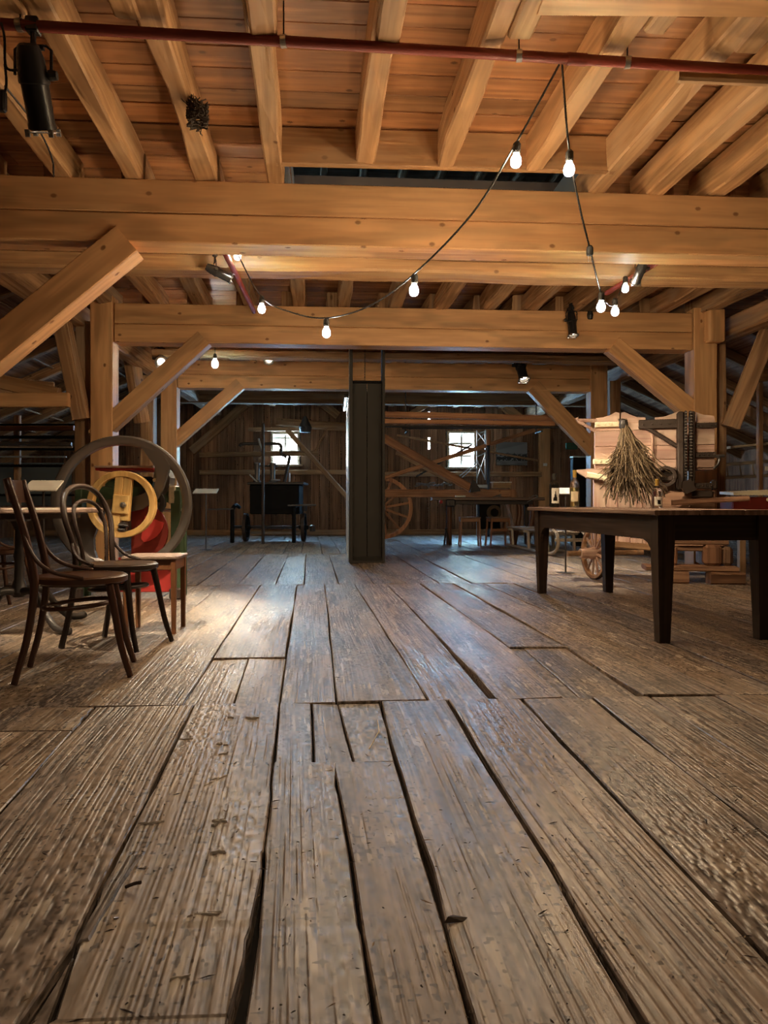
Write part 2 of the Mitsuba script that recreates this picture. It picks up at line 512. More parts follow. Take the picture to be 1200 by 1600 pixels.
b5 = [(0.458, 2.973, 0), (0.464, 1.91, 0), (0.472, 1.606, 0), (0.47, 1.189, 0), (0.471, 1.099, 0)]
b6 = [(0.762, 2.972, 0), (0.76, 1.561, 0), (0.76, 1.244, 0)]
b7 = [(1.056, 2.972, 0), (1.037, 1.696, 0)]
b8 = [(1.298, 2.965, 0), (1.282, 2.098, 0)]
b9 = [(1.58, 2.998, 0), (1.555, 2.544, 0)]
c_y = (-0.063, 2.281, 0)[1]
x_at = lambda pts, y: float(along(pts, np.array([y]))[0])
edge = lambda x, s=0.0: [(x - s, 0.0), (x, JA)]
Y0 = -1.4
xa = x_at(b0, JA)
cut = (-1.033, 2.653, 0)[1]
lm = [[(xa - 0.34 * (i + 1) - 0.03 * (i + 1), 0.0), (xa - 0.34 * (i + 1), JA)] for i in range(6)]
for i in range(5):
    plank(lm[i + 1], lm[i], Y0, JA - .003)
plank(lm[0], b0, Y0, cut - .003)
plank(lm[0], b0, cut + .003, JA - .003, dz=.003)
plank(b0, b1L, Y0, JA - .003, cuts=[p[1] for p in b1L], n=14, dz=-.001)
plank(b1R, b2L, Y0, JA - .003, cuts=[p[1] for p in b1R + b2L], n=14, dz=.004)
plank(b2R, b3a, Y0, JA - .003, cuts=[p[1] for p in b3a], n=14, dz=.0, wob=.002)
plank(b3b, b4, Y0, c_y - .004, n=12, dz=-.002, wob=.002)
pm = [(0.015, 2.954, 0), (0.061, 2.273, 0)]
plank([(-0.087, 2.961, 0), (-0.063, 2.281, 0)], pm, c_y + .002, JA - .004, gap=.005, n=4, dz=-.005, wob=.001)
plank(pm, [(0.183, 2.962, 0), (0.191, 2.281, 0)], c_y + .002, JA - .004, gap=.005, n=4, dz=-.006, wob=.001)
plank(b4, b5, Y0, JA - .003, n=16, gap=.011, dz=.002)
plank(b5, b6, Y0, JA - .003, n=16, gap=.013, dz=.003)
plank(b6, b7, Y0, JA - .003, n=12, gap=.014, dz=.001)
plank(b7, b8, Y0, JA - .003, n=10)
plank(b8, b9, Y0, JA - .003, n=10)
xr_ = x_at(b9, JA)
rm = [b9] + [[(xr_ + 0.33 * (i + 1) + 0.06 * (i + 1), 0.0), (xr_ + 0.33 * (i + 1), JA)] for i in range(10)]
for i in range(10):
    plank(rm[i], rm[i + 1], Y0, JA - .003)
# a sunk batten and a raised splintered strip in the wide gap of the left plank
plank([(-0.471, 1.359, 0), (-0.476, 1.164, 0)], [(-0.463, 1.358, 0), (-0.441, 1.161, 0)], 0.9, (-0.467, 1.355, 0)[1], gap=.004, n=5, dz=-.016, name='batten', wob=.001)
plank([(-0.481, 1.688, 0), (-0.466, 1.362, 0)], [(-0.434, 1.661, 0), (-0.439, 1.392, 0)], (-0.43, 1.364, 0)[1], (-0.476, 1.688, 0)[1], gap=.002, n=5, dz=.010, name='batten', wob=.002, c=.004)

# second bay
m0 = [(-0.715, 7.425, 0), (-0.601, 2.996, 0)]
m1 = [(-0.364, 7.402, 0), (-0.219, 2.989, 0)]
m2 = [(-0.096, 7.383, 0), (0.008, 2.993, 0)]
m3 = [(0.192, 7.364, 0), (0.311, 4.589, 0), (0.378, 3.028, 0)]
m4L = [(0.511, 7.342, 0), (0.601, 4.812, 0), (0.62, 3.916, 0), (0.634, 3.01, 0)]
m4R = [(0.511, 7.342, 0), (0.601, 4.812, 0), (0.634, 3.915, 0), (0.661, 3.009, 0)]
m5 = [(0.847, 7.036, 0), (0.96, 3.997, 0), (0.937, 3.031, 0)]
m6 = [(1.163, 7.182, 0), (1.276, 3.976, 0), (1.259, 3.009, 0)]
m7 = [(1.477, 7.161, 0), (1.624, 3.814, 0), (1.618, 3.016, 0)]
m8 = [(1.766, 7.141, 0), (1.916, 3.634, 0), (1.901, 3.04, 0)]
mm1 = [(-1.098, 7.451, 0), (-1.015, 3.015, 0)]
mm2 = [(-1.469, 7.477, 0), (-1.433, 3.043, 0)]
pY = (-0.445, 3.809, 0)[1]
qY = (1.118, 3.986, 0)[1]
plank(mm2, mm1, JA, JB - .003)
plank(mm1, m0, JA, JB - .003, dz=.001)
plank(m0, m1, pY + .006, JB - .003, dz=.004)
pc = [(-0.437, 3.793, 0), (-0.399, 2.983, 0)]
plank(m0, pc, JA + .003, pY, gap=.004, n=3, dz=-.003, wob=.001)
plank(pc, m1, JA + .003, pY, gap=.004, n=3, dz=-.002, wob=.001)
plank(m1, m2, JA, JB - .003, dz=.0)
plank(m2, m3, JA, JB - .003, dz=.002)
plank(m3, m4L, JA, JB - .003, gap=.01, dz=.0)
plank(m4R, m5, JA, JB - .003, gap=.012, dz=.002)
plank(m5, m6, qY + .006, JB - .003, dz=.003)
qc = [(1.041, 3.992, 0), (1.012, 3.026, 0)]
plank(m5, qc, JA + .003, qY, gap=.005, n=3, dz=-.004, wob=.001)
plank(qc, m6, JA + .003, qY, gap=.005, n=3, dz=-.004, wob=.001)
plank(m6, m7, JA, JB - .003, gap=.014)
plank(m7, m8, JA, JB - .003)
xs = x_at(m8, JB)
nx = [m8] + [[(xs + .31 * (i + 1) - LEAN * 4.2 + .02 * i, JA), (xs + .31 * (i + 1), JB)] for i in range(14)]
for i in range(14):
    plank(nx[i], nx[i + 1], JA, JB - .003, n=5)
xs = x_at(mm2, JB)
nx = [mm2] + [[(xs - .33 * (i + 1) - LEAN * 4.2 - .02 * i, JA), (xs - .33 * (i + 1), JB)] for i in range(12)]
for i in range(12):
    plank(nx[i + 1], nx[i], JA, JB - .003, n=5)

# the three bays beyond
start = [(-1.323, 7.2, 0.029), (-0.927, 7.2, 0.026), (-0.57, 7.2, 0.023), (-0.292, 7.2, 0.021), (0.05, 7.2, 0.019), (0.394, 7.2, 0.016), (0.709, 7.2, 0.014), (1.032, 7.2, 0.012), (1.363, 7.2, 0.009)]
xs3 = [p[0] for p in start]
for ya, yb, first in ((JB, JC, xs3), (JC, JD, [0.1]), (JD, 18.5, [-0.05])):
    xx = list(first)
    while xx[-1] < 8.8:
        xx.append(xx[-1] + rng.uniform(.27, .38))
    while xx[0] > -7.2:
        xx.insert(0, xx[0] - rng.uniform(.27, .38))
    ln = [[(x, ya), (x + LEAN * (yb - ya) + rng.normal(0, .006), yb)] for x in xx]
    for i in range(len(ln) - 1):
        plank(ln[i], ln[i + 1], ya, yb - .004, n=4, gap=.009)

# ================================================================ CEILING over the nave
add('ceiling', join(box(-3.6, -.36, -3, 18.4, 3.45, 3.50, .002), box(1.96, 5.7, -3, 18.4, 3.45, 3.50, .002),
                    box(-.36, 1.96, -3, 5.13, 3.45, 3.50, .002), box(-.36, 1.96, 6.5, 18.4, 3.45, 3.50, .002)), 'dark_gap', kind='structure')
HX0, HX1, HY0, HY1 = -.34, 1.93, 5.16, 6.46      # the stair hatch


def cboards(y0, y1, x0, x1, step):
    y = y0
    while y < y1 - .02:
        w = min(step * rng.uniform(.85, 1.2), y1 - y)
        if w < .06:
            break
        cuts = [x0]
        if rng.uniform() < .35:
            cuts.append(rng.uniform(-2.5, 4.5))
        cuts.append(x1)
        for a, b in zip(cuts[:-1], cuts[1:]):
            z = 3.415 + rng.normal(0, .002)
            pieces = [(a, b)]
            if y + w > HY0 and y < HY1:
                pieces = [(p, q) for p, q in ((a, min(b, HX0)), (max(a, HX1), b)) if q - p > .05]
            for p, q in pieces:
                add('board', timber((p + .002, y + w / 2, z), (q - .002, y + w / 2 + rng.normal(0, .002), z), w - .006, .026, c=.004), 'ceiling_board', 'ceiling', grain=(1, 0, 0))
        y += w


cboards(-1.5, HY0, -3.6, 5.7, .215)
cboards(HY0, HY1, -3.6, 5.7, .22)
cboards(HY1, 12.4, -3.6, 5.7, .23)
cboards(12.4, 18.3, -3.6, 5.7, .5)

# the loft above the hatch, seen as a dark slot over the front beam
with frame((0, 0, 0)):
    add('wall_loft', join(box(-4.0, -3.9, 3, 14, 3.5, 5.4), box(6, 6.1, 3, 14, 3.5, 5.4), box(-4, 6, 13.9, 14, 3.5, 5.4), box(-4, 6, 3, 3.1, 3.5, 5.4)), 'old_timber', kind='structure', grain=(0, 0, 1))
    add('ceiling_loft', box(-4, 6.1, 3, 14, 5.3, 5.4), 'grey_wood', kind='structure', grain=(1, 0, 0))
    for i in range(15):
        x = -2.6 + i * .52
        add('roof_joist', timber((x, 5.5, 5.2), (x + LEAN * 8.4, 13.9, 5.2), .10, .18), 'old_timber', grain=(0, 1, 0), label=f'dark loft joist seen through the ceiling hatch, {ORD[i]} from left', cat='joist', group='joists of the dark loft above the hatch')
    w4 = 'window_4'  # unseen window, added so its panes light the loft
    add('pane', box(-.2, 1.6, 3.1, 3.11, 3.6, 4.4, .001), 'pane_white', w4, emitter={'type': 'area', 'radiance': rgb(*(DAY * .008)), 'sampling_weight': .2})
    add('pane', box(-3.9, -3.89, 8, 12, 3.8, 5.0, .001), 'pane_white', w4, emitter={'type': 'area', 'radiance': rgb(*(DAY * .03)), 'sampling_weight': .3})
    add('frame', join(box(-.3, -.2, 3.1, 3.14, 3.52, 4.5), box(1.6, 1.7, 3.1, 3.14, 3.52, 4.5), box(-.2, 1.6, 3.1, 3.14, 3.52, 3.6), box(-.2, 1.6, 3.1, 3.14, 4.4, 4.5)), 'grey_board', w4)
    labels[w4] = {'kind': 'structure'}
h = thing('hatch_lining', 'dark grey boards lining the stair hatch in the ceiling behind the front beam', 'hatch lining')
add('far_board', box(-.42, 2.1, 6.46, 6.49, 3.14, 3.66, .004), 'grey_board', h)
add('side_board', box(-.40, -.37, 5.14, 6.46, 3.2, 3.55, .003), 'dull_blue', h)
add('trim', box(-.375, -.345, 5.62, 6.44, 3.2, 3.62, .004), 'tin_grey', h, label='pale metal trim')
add('side_board', box(1.93, 1.96, 5.14, 6.46, 3.2, 3.55, .003), 'dull_blue', h)


# ================================================================ JOISTS
def joist(x, ya, yb, label, group, w=.135, hh=.24, z=3.14, bs='joist_timber', xr=5.43):
    p = lambda y: (x + LEAN * (y - xr) + rng.normal(0, .012), y, z + hh / 2 + rng.normal(0, .006))
    add('ceiling_joist', timber(p(ya), p(yb), w * rng.uniform(.9, 1.12), hh, c=.012, rough=.007, n=8), bs, label=label, cat='joist', group=group, grain=(LEAN, 1, 0))


near_x = [-3.05, -2.52, -1.98, -1.46, -.93, -.42, .19, .76, 1.40, 1.95, 2.43, 2.92, 3.42, 3.94, 4.45]
for i, x in enumerate(near_x):
    joist(x, 1.8, 5.10 if 6 <= i <= 8 else 5.72, f'{ORD[i - 6]} from left of the three joists ending at the ceiling hatch' if 6 <= i <= 8 else f'rough joist on the front beam, {ORD[i]} from left over the front bay',
          'joists ending at the ceiling hatch' if 6 <= i <= 8 else 'joists over the front bay')
    joist(x + (.13 if x > .3 else -.12 if x < -.6 else .02), -1.2, 3.62 + rng.normal(0, .05), f'short joist end at the top of the picture, lapped beside the {ORD[i]} joist from left', 'lapped joist ends of the bay above the camera', w=.12, z=3.12 if abs(x) > .5 else 3.09)
add('hatch_trimmer', timber((HX0 - .06, 5.13, 3.26), (HX1 + .05, 5.10, 3.26), .06, .25, c=.006), 'joist_timber', label='wooden trimmer across the near edge of the ceiling hatch', cat='trimmer', grain=(1, 0, 0))
far_x = [(-3.231, 8.86, 3.071), (-2.682, 8.86, 3.081), (-2.127, 8.86, 3.106), (-1.576, 8.86, 3.116), (-1.012, 8.86, 3.126), (-0.443, 8.86, 3.121), (0.123, 8.86, 3.131), (0.74, 8.86, 3.142), (1.317, 8.86, 3.153), (1.867, 8.86, 3.147), (2.406, 8.86, 3.156), (2.925, 8.86, 3.165), (3.448, 8.86, 3.159), (4.016, 8.86, 3.169), (4.588, 8.86, 3.179)]
for i, x in enumerate(p[0] for p in far_x):
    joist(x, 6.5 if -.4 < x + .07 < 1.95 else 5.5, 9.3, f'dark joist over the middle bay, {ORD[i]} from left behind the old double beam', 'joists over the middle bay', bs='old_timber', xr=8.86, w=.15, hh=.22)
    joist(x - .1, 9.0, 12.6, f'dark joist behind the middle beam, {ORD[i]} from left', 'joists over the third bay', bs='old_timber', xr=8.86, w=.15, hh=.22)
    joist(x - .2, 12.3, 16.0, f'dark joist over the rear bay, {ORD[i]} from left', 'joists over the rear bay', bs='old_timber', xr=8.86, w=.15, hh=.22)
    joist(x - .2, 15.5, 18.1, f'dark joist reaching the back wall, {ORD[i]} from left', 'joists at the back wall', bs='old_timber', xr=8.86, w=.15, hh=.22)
add('cross_plank', timber((0.958, 3.363, 3.123), (2.418, 3.294, 3.131), .16, .03), 'new_timber', label='pale plank nailed across the joists at the top right corner', cat='plank', grain=(1, 0, 0))
add('batten', timber((1.73, 3.611, 2.948), (2.629, 3.58, 2.929), .05, .045), 'joist_timber', label='short batten under the joists beneath the red pipe, at the right edge', cat='batten', grain=(1, 0, 0))

# ================================================================ MAIN FRAMES
BZ0, BZ1 = 2.685, 3.14


def tie_beam(y, x0, x1, label, d=.25, bs='new_timber', split=2.90, jog=0.0):
    t = thing('tie_beam', label, 'beam')
    add('timber', timber((x0, y + d / 2, (split + .002 + BZ1) / 2), (x1, y + d / 2, (split + .002 + BZ1) / 2), d, BZ1 - split - .002, c=.006, n=4, rough=.0012), bs, t, grain=(1, 0, 0))
    add('timber', timber((x0, y + d / 2 + jog, (BZ0 + split - .002) / 2), (x1, y + d / 2 + jog, (BZ0 + split - .002) / 2), d, split - BZ0 - .002, c=.008, n=4, rough=.0012), bs, t, grain=(1, 0, 0))
    return t


tie_beam(5.43, -3.48, 4.75, 'wide orange double beam across the top of the picture, the nearest one')
tie_beam(8.83, -2.57, 4.42, 'orange double beam between the two middle posts')
tie_beam(12.29, -2.56, 4.36, 'dim double beam between the rear posts, behind the middle beam')
o = thing('old_beam', 'rough old double beam close behind the front beam', 'beam')
add('upper_timber', timber((-3.4, 6.55, 3.035), (5.6, 6.55, 3.035), .22, .2, c=.02, rough=.006, n=12), 'old_timber', o, grain=(1, 0, 0))
add('lower_timber', timber((-3.4, 6.50, 2.86), (5.6, 6.50, 2.86), .26, .14, c=.02, rough=.006, n=12), 'joist_timber', o, grain=(1, 0, 0))
o = thing('old_beam', 'dark stacked old timbers above the rear double beam', 'beam')
add('timber', timber((-2.6, 10.9, 3.07), (4.5, 10.9, 3.07), .2, .13, c=.02, rough=.006, n=8), 'old_timber', o, grain=(1, 0, 0))
add('timber', timber((-2.6, 10.8, 2.94), (4.5, 10.8, 2.94), .2, .11, c=.02, rough=.006, n=8), 'old_timber', o, grain=(1, 0, 0))
add('wall_plate', timber((-3.2, 15.6, 3.03), (5.6, 15.6, 3.03), .22, .32, c=.015, rough=.004, n=8), 'old_timber', label='dark rough beam nearest to the back wall', cat='beam', grain=(1, 0, 0))
add('back_rail', timber((2.31, 18.12, 3.242), (5.115, 18.12, 3.219), .14, .11), 'red_wood', label='lighter rail behind the rear beam over the right window', cat='rail', grain=(1, 0, 0))


def post(name, x0, x1, y, z1, label, d=.26, bs='new_timber', rough=.001):
    add(name, timber(((x0 + x1) / 2, y + d / 2, -.01), ((x0 + x1) / 2, y + d / 2, z1), x1 - x0, d, up=(0, 1, 0), c=.01, rough=rough, n=6), bs, label=label, cat='post', grain=(0, 0, 1))


post('timber_post', -2.843, -2.586, 8.80, 3.22, 'new orange post behind the flywheel, left of the middle beam')
post('timber_post', 4.432, 4.728, 8.80, 3.2, 'new orange post behind the pink machine, right of the middle beam')
post('timber_post', -2.83, -2.57, 12.25, 3.14, 'dim orange post in the rear frame, left of the hanging lamp')
post('timber_post', 4.36, 4.65, 12.25, 3.14, 'dim post in the rear frame at its right end')
post('timber_post', -3.75, -3.48, 5.42, 3.14, 'orange post left of the front beam')
post('timber_post', 4.75, 5.02, 5.42, 3.14, 'orange post right of the front beam')
post('old_post', -3.07, -2.86, 8.95, 2.95, 'old cracked post beside the left new post', d=.22, bs='old_timber', rough=.006)
post('old_post', 4.745, 4.93, 8.95, 2.95, 'old cracked post beside the right new post', d=.22, bs='old_timber', rough=.006)
post('old_post', -3.2, -2.98, 12.4, 2.9, 'old dark post in the rear frame on the left', d=.22, bs='old_timber', rough=.006)
post('old_post', 4.75, 4.95, 12.4, 2.9, 'old dark post in the rear frame on the right', d=.22, bs='old_timber', rough=.006)
add('corbel_block', box(4.55, 4.76, 8.66, 8.80, 2.76, 3.17, .02), 'new_timber', label='square block on the right middle post under the side plate', cat='block', grain=(0, 0, 1))


def brace(p0, p1, hh, label, th=.17, bs='new_timber'):
    add('brace', timber(p0, p1, th, hh, c=.007), bs, label=label, cat='brace', grain=np.subtract(p1, p0))


brace((-3.55, 5.50, .93), (-1.49, 5.50, 2.70), .235, 'large orange brace at the left edge under the front beam', th=.2)
brace((-2.805, 8.9, 1.563), (-1.538, 8.9, 2.746), .20, 'orange brace from the left middle post up to the middle beam')
brace((4.609, 8.9, 1.799), (3.423, 8.9, 2.741), .22, 'orange brace above the pink machine up to the middle beam')
brace((-2.742, 12.37, 1.698), (-1.55, 12.37, 2.769), .21, 'dim brace of the rear frame on the left', th=.16)
brace((4.532, 12.37, 1.603), (3.381, 12.37, 2.778), .26, 'dim broad brace of the rear frame on the right', th=.16)
brace((-3.43, 18.08, 2.039), (-1.896, 18.08, 3.401), .2, 'dark brace by the back wall, left of the left window', bs='old_timber')
brace((0.094, 18.08, 2.918), (-0.469, 18.08, 3.352), .2, 'dark brace by the back wall left of the grey column', bs='old_timber')
brace((1.733, 18.08, 2.852), (2.496, 18.08, 3.381), .16, 'short dark brace by the back wall right of the grey column', bs='old_timber')
brace((4.617, 18.08, 2.874), (3.874, 18.08, 3.489), .22, 'short lit brace by the back wall over the photo panel')
brace((-2.933, 8.8, 1.77), (-3.173, 8.7, 3.119), .19, 'old leaning strut in front of the left old post', bs='old_timber')
brace((4.893, 8.8, 1.727), (5.353, 8.6, 3.094), .21, 'old leaning strut at the right edge', bs='old_timber')
brace((-3.011, 11.8, 2.058), (-3.125, 11.6, 3.072), .2, 'dark leaning strut behind the left middle post', bs='old_timber')

for sx, nm in ((-3.05, 'old side plate running into the depth on the left'), (5.05, 'old side plate running into the depth on the right')):
    s = 1 if sx > 0 else -1
    add('side_plate', timber((sx + .12 * s, 4.2, 3.02), (sx - .2 * s, 18.1, 3.02), .22, .26, c=.02, rough=.006, n=14), 'old_timber', label=nm, cat='beam', grain=(0, 1, 0))
add('side_rail', timber((-4.605, 8.6, 1.943), (-3.009, 8.6, 1.965), .1, .16), 'new_timber', label='pale rail at the left edge beside the old post', cat='rail', grain=(1, 0, 0))
add('side_strut', timber((-4.602, 9, 2.383), (-3.177, 8.75, 2.037), .1, .17), 'joist_timber', label='sloping timber just above the pale rail at the left edge', cat='strut', grain=(1, 0, -.2))
add('side_beam', timber((-5.248, 9.8, 2.398), (-3.77, 10.2, 2.293), .16, .24), 'old_timber', label='dark timber behind the sloping timber at the left edge', cat='beam', grain=(1, 0, 0))

# ================================================================ SIDE AISLES
add('ceiling_left', hull([(-3.1, -3, 3.72), (-7.5, -3, 1.75), (-3.1, 18.4, 3.72), (-7.5, 18.4, 1.75), (-3.1, -3, 3.8), (-7.5, -3, 1.85), (-3.1, 18.4, 3.8), (-7.5, 18.4, 1.85)]), 'wall_board', kind='structure', grain=(0, 1, 0))
add('ceiling_right', hull([(5.1, -3, 3.72), (9.2, -3, 1.85), (5.1, 18.4, 3.72), (9.2, 18.4, 1.85), (5.1, -3, 3.8), (9.2, -3, 1.95), (5.1, 18.4, 3.8), (9.2, 18.4, 1.95)]), 'wall_board', kind='structure', grain=(0, 1, 0))
add('wall_left', box(-7.6, -7.4, -3.2, 18.5, -.1, 2.0, .002), 'wall_board', kind='structure', grain=(0, 0, 1))
add('wall_right', box(9.0, 9.2, -3.2, 18.5, -.1, 2.1, .002), 'wall_board', kind='structure', grain=(0, 0, 1))
add('wall_front', box(-7.6, 9.2, -3.3, -3.1, -.1, 3.8, .002), 'old_timber', kind='structure', grain=(0, 0, 1))
for i in range(14):
    y = 2 + i * 1.15
    add('rafter', timber((-3.0, y, 3.66), (-7.4, y, 1.69), .12, .15, c=.012, rough=.004, n=3), 'old_timber', label=f'dark rafter under the left lean-to roof, {ORD[i]} from the front', cat='rafter', group='rafters of the left aisle', grain=(-1, 0, -.45))
    add('rafter', timber((5.0, y, 3.66), (9.1, y, 1.80), .12, .15, c=.012, rough=.004, n=3), 'old_timber', label=f'dark rafter under the right lean-to roof, {ORD[i]} from the front', cat='rafter', group='rafters of the right aisle', grain=(1, 0, -.45))
for i in range(7):
    q = (i + .7) / 8
    add('lath', timber((-3.1 - 4.3 * q, 5, 3.63 - 1.93 * q), (-3.1 - 4.3 * q, 18.3, 3.63 - 1.93 * q), .05, .03), 'old_timber', 'ceiling_left', grain=(0, 1, 0))

# ================================================================ BACK WALL with windows
WB = 18.2
add('wall_back', join(box(-7.6, -1.56, WB + .06, WB + .1, -.1, 3.8, .001), box(-.82, 2.32, WB + .06, WB + .1, -.1, 3.8, .001), box(3.56, 9.2, WB + .06, WB + .1, -.1, 3.8, .001),
                      box(-1.56, -.82, WB + .06, WB + .1, -.1, 1.66, .001), box(-1.56, -.82, WB + .06, WB + .1, 2.54, 3.8, .001),
                      box(2.36, 3.56, WB + .06, WB + .1, -.1, 1.61, .001), box(2.36, 3.56, WB + .06, WB + .1, 2.58, 3.8, .001), box(2.40, 2.78, WB + .06, WB + .1, 1.6, 2.6, .001)), 'dark_gap', kind='structure')
x = -7.5
holes = [(-1.55, -.83, 1.665, 2.53), (2.79, 3.55, 1.615, 2.575)]
while x < 9.1:
    w = rng.uniform(.16, .30)
    for hx in (-1.55, -.83, 2.33, 2.385, 2.79, 3.55):
        if x < hx - .03 < x + w + .06:
            w = hx - x
            break
    spans = [(.0, 3.45)]
    for a, b, z0, z1 in holes:
        if x + w > a + .02 and x < b - .02:
            spans = [(.0, z0), (z1, 3.45)]
    if 2.32 < x < 2.36:
        spans = [(.0, 1.2), (3.05, 3.45)]
    for z0, z1 in spans:
        add('board', timber((x + w / 2, WB + .025 + rng.normal(0, .004), z0), (x + w / 2, WB + .025, z1), w - rng.uniform(.004, .014), .028, up=(0, 1, 0), c=.004), 'wall_board', 'wall_back', grain=(0, 0, 1))
    x += w


def window(n, x0, x1, z0, z1, cols, rows, rad):
    key = f'window_{n}'
    labels[key] = {'kind': 'structure'}
    f = .055
    add('frame', join(box(x0 - f, x0, WB - .06, WB + .07, z0 - f, z1 + f), box(x1, x1 + f, WB - .06, WB + .07, z0 - f, z1 + f), box(x0 - f, x1 + f, WB - .06, WB + .07, z1, z1 + f)), 'grey_wood', key, grain=(0, 0, 1))
    add('sill', box(x0 - .12, x1 + .12, WB - .14, WB + .07, z0 - f, z0 - .005), 'grey_wood', key, grain=(1, 0, 0))
    m = .025
    zs = np.array(rows) * (z1 - z0) + z0
    for i in range(1, cols):
        x = x0 + (x1 - x0) * i / cols
        add('mullion', box(x - m, x + m, WB, WB + .04, z0, z1), 'grey_wood', key, grain=(0, 0, 1))
    for z in zs[1:-1]:
        add('glazing_bar', box(x0, x1, WB + .004, WB + .036, z - m, z + m), 'grey_wood', key, grain=(1, 0, 0))
    for i in range(cols):
        for a, b in zip(zs[:-1], zs[1:]):
            add('pane', box(x0 + (x1 - x0) * i / cols, x0 + (x1 - x0) * (i + 1) / cols, WB + .018, WB + .022, a, b, .0005), 'pane_white', key, emitter={'type': 'area', 'radiance': rgb(*(DAY * rad)), 'sampling_weight': .6})


window(1, -1.49, -.90, 1.73, 2.47, 2, (0, .46, .88, 1), 1.0)
window(2, 2.86, 3.48, 1.68, 2.52, 2, (0, .33, .7, 1), 1.0)
labels['window_3'] = {'kind': 'structure'}  # glowing strips stand in for daylight through cracks between the boards
add('glow_strip', box(2.325, 2.385, WB + .03, WB + .034, 2.12, 2.42, .0005), 'pane_white', 'window_3', emitter={'type': 'area', 'radiance': rgb(*(DAY * .5)), 'sampling_weight': .2})
add('glow_strip', box(2.335, 2.385, WB + .03, WB + .034, 2.83, 3.05, .0005), 'pane_white', 'window_3', emitter={'type': 'area', 'radiance': rgb(*(DAY * .5)), 'sampling_weight': .2})
add('crack_board', box(2.325, 2.395, WB + .005, WB + .03, 2.42, 2.83, .002), 'wall_board', 'window_3', grain=(0, 0, 1))
add('crack_board', box(2.325, 2.395, WB + .005, WB + .03, 1.2, 2.12, .002), 'wall_board', 'window_3', grain=(0, 0, 1))
add('baseboard_back', box(-7.4, 8.9, WB - .05, WB + .005, 0.0, .13, .008), 'old_timber', kind='structure', grain=(1, 0, 0))
for a, b, lab in (((-3.232, 18, 1.942), (-0.389, 18, 2.001), 'horizontal rail on the back wall crossing the left window'), ((-3.241, 18.05, 1.527), (0.595, 18.05, 1.538), 'horizontal rail on the back wall just below the left window'),
                  ((3.835, 18.05, 1.499), (5.16, 18.05, 1.502), 'horizontal rail on the back wall under the photo panel'), ((1.224, 18.05, 1.492), (3.514, 18.05, 1.498), 'horizontal rail on the back wall under the right window')):
    add('wall_rail', timber(a, b, .08, .12), 'old_timber', label=lab, cat='rail', grain=(1, 0, 0))
post('wall_post', (5.117, 17.9, 2.146)[0], (5.391, 17.9, 2.147)[0], 18.06, 3.0, 'orange post on the back wall behind the dark bottle', d=.12)

# ================================================================ SEATS AND TABLES ON THE LEFT
def bent(name, pts, r, bs, t, n=26, sides=10, **kw):
    add(name, tube(spline(pts, n), r, sides), bs, t, smooth=True, **kw)


def arch(zs, zt, half, x0, x1, n=9):
    """A hoop from (x0, -half, zs) over zt back down."""
    out = []
    for a in np.linspace(0, math.pi, n):
        s = math.sin(a)
        out.append((x0 + (x1 - x0) * (0.35 + 0.65 * s), -half * math.cos(a), zs + (zt - zs) * s))
    return out


def chair_common(t, bs):
    R, H = .205, .462
    add('seat', lathe([(0, H - .042), (R - .02, H - .042), (R, H - .030), (R, H - .008), (R - .012, H), (R - .03, H + .001), (R - .04, H - .003), (0, H - .006)], 40), bs, t, smooth=40)
    for s in (-1, 1):
        bent('leg', [(.130, .120 * s, H - .03), (.155, .135 * s, .30), (.185, .150 * s, .14), (.225, .165 * s, .004)], np.linspace(.019, .0135, 24), bs, t, n=24)
    rg = [(.155 * math.cos(a) - .01, .150 * math.sin(a), .325 + .012 * math.cos(a)) for a in np.linspace(0, 2 * math.pi, 40, endpoint=False)]
    add('stretcher_ring', tube(rg, .0105, 8, closed=True), bs, t, smooth=True)


def chair_a(pos, rz, label, bs):
    t = thing('bentwood_chair', label, 'chair')
    with frame(pos, rz):
        chair_common(t, bs)
        for s in (-1, 1):
            bent('back_leg', [(-.255, .185 * s, .004), (-.205, .172 * s, .2), (-.178, .165 * s, .40), (-.185, .165 * s, .52), (-.225, .17 * s, .70), (-.285, .172 * s, .905)], np.r_[np.linspace(.014, .0185, 15), np.linspace(.0185, .015, 15)], bs, t, n=30)
            bent('hip_brace', [(-.232, .171 * s, .69), (-.196, .185 * s, .60), (-.150, .198 * s, .53), (-.08, .207 * s, .487), (.03, .206 * s, .462)], .0095, bs, t)
        q = [(-.262 - .045 * math.cos(b * 1.4), .172 * b) for b in np.linspace(-1, 1, 13)]
        V, F = [], []
        for x, y in q:
            V += [(x + .008, y, .80), (x - .010, y, .905), (x - .024, y, .905), (x - .006, y, .80)]
        for i in range(len(q) - 1):
            for a in range(4):
                b = (a + 1) % 4
                F += [(i * 4 + a, i * 4 + b, i * 4 + 4 + b), (i * 4 + a, i * 4 + 4 + b, i * 4 + 4 + a)]
        m = (len(q) - 1) * 4
        F += [(0, 2, 1), (0, 3, 2), (m, m + 1, m + 2), (m, m + 2, m + 3)]
        add('crest_rail', (np.array(V), np.array(F)), bs, t)
    return t


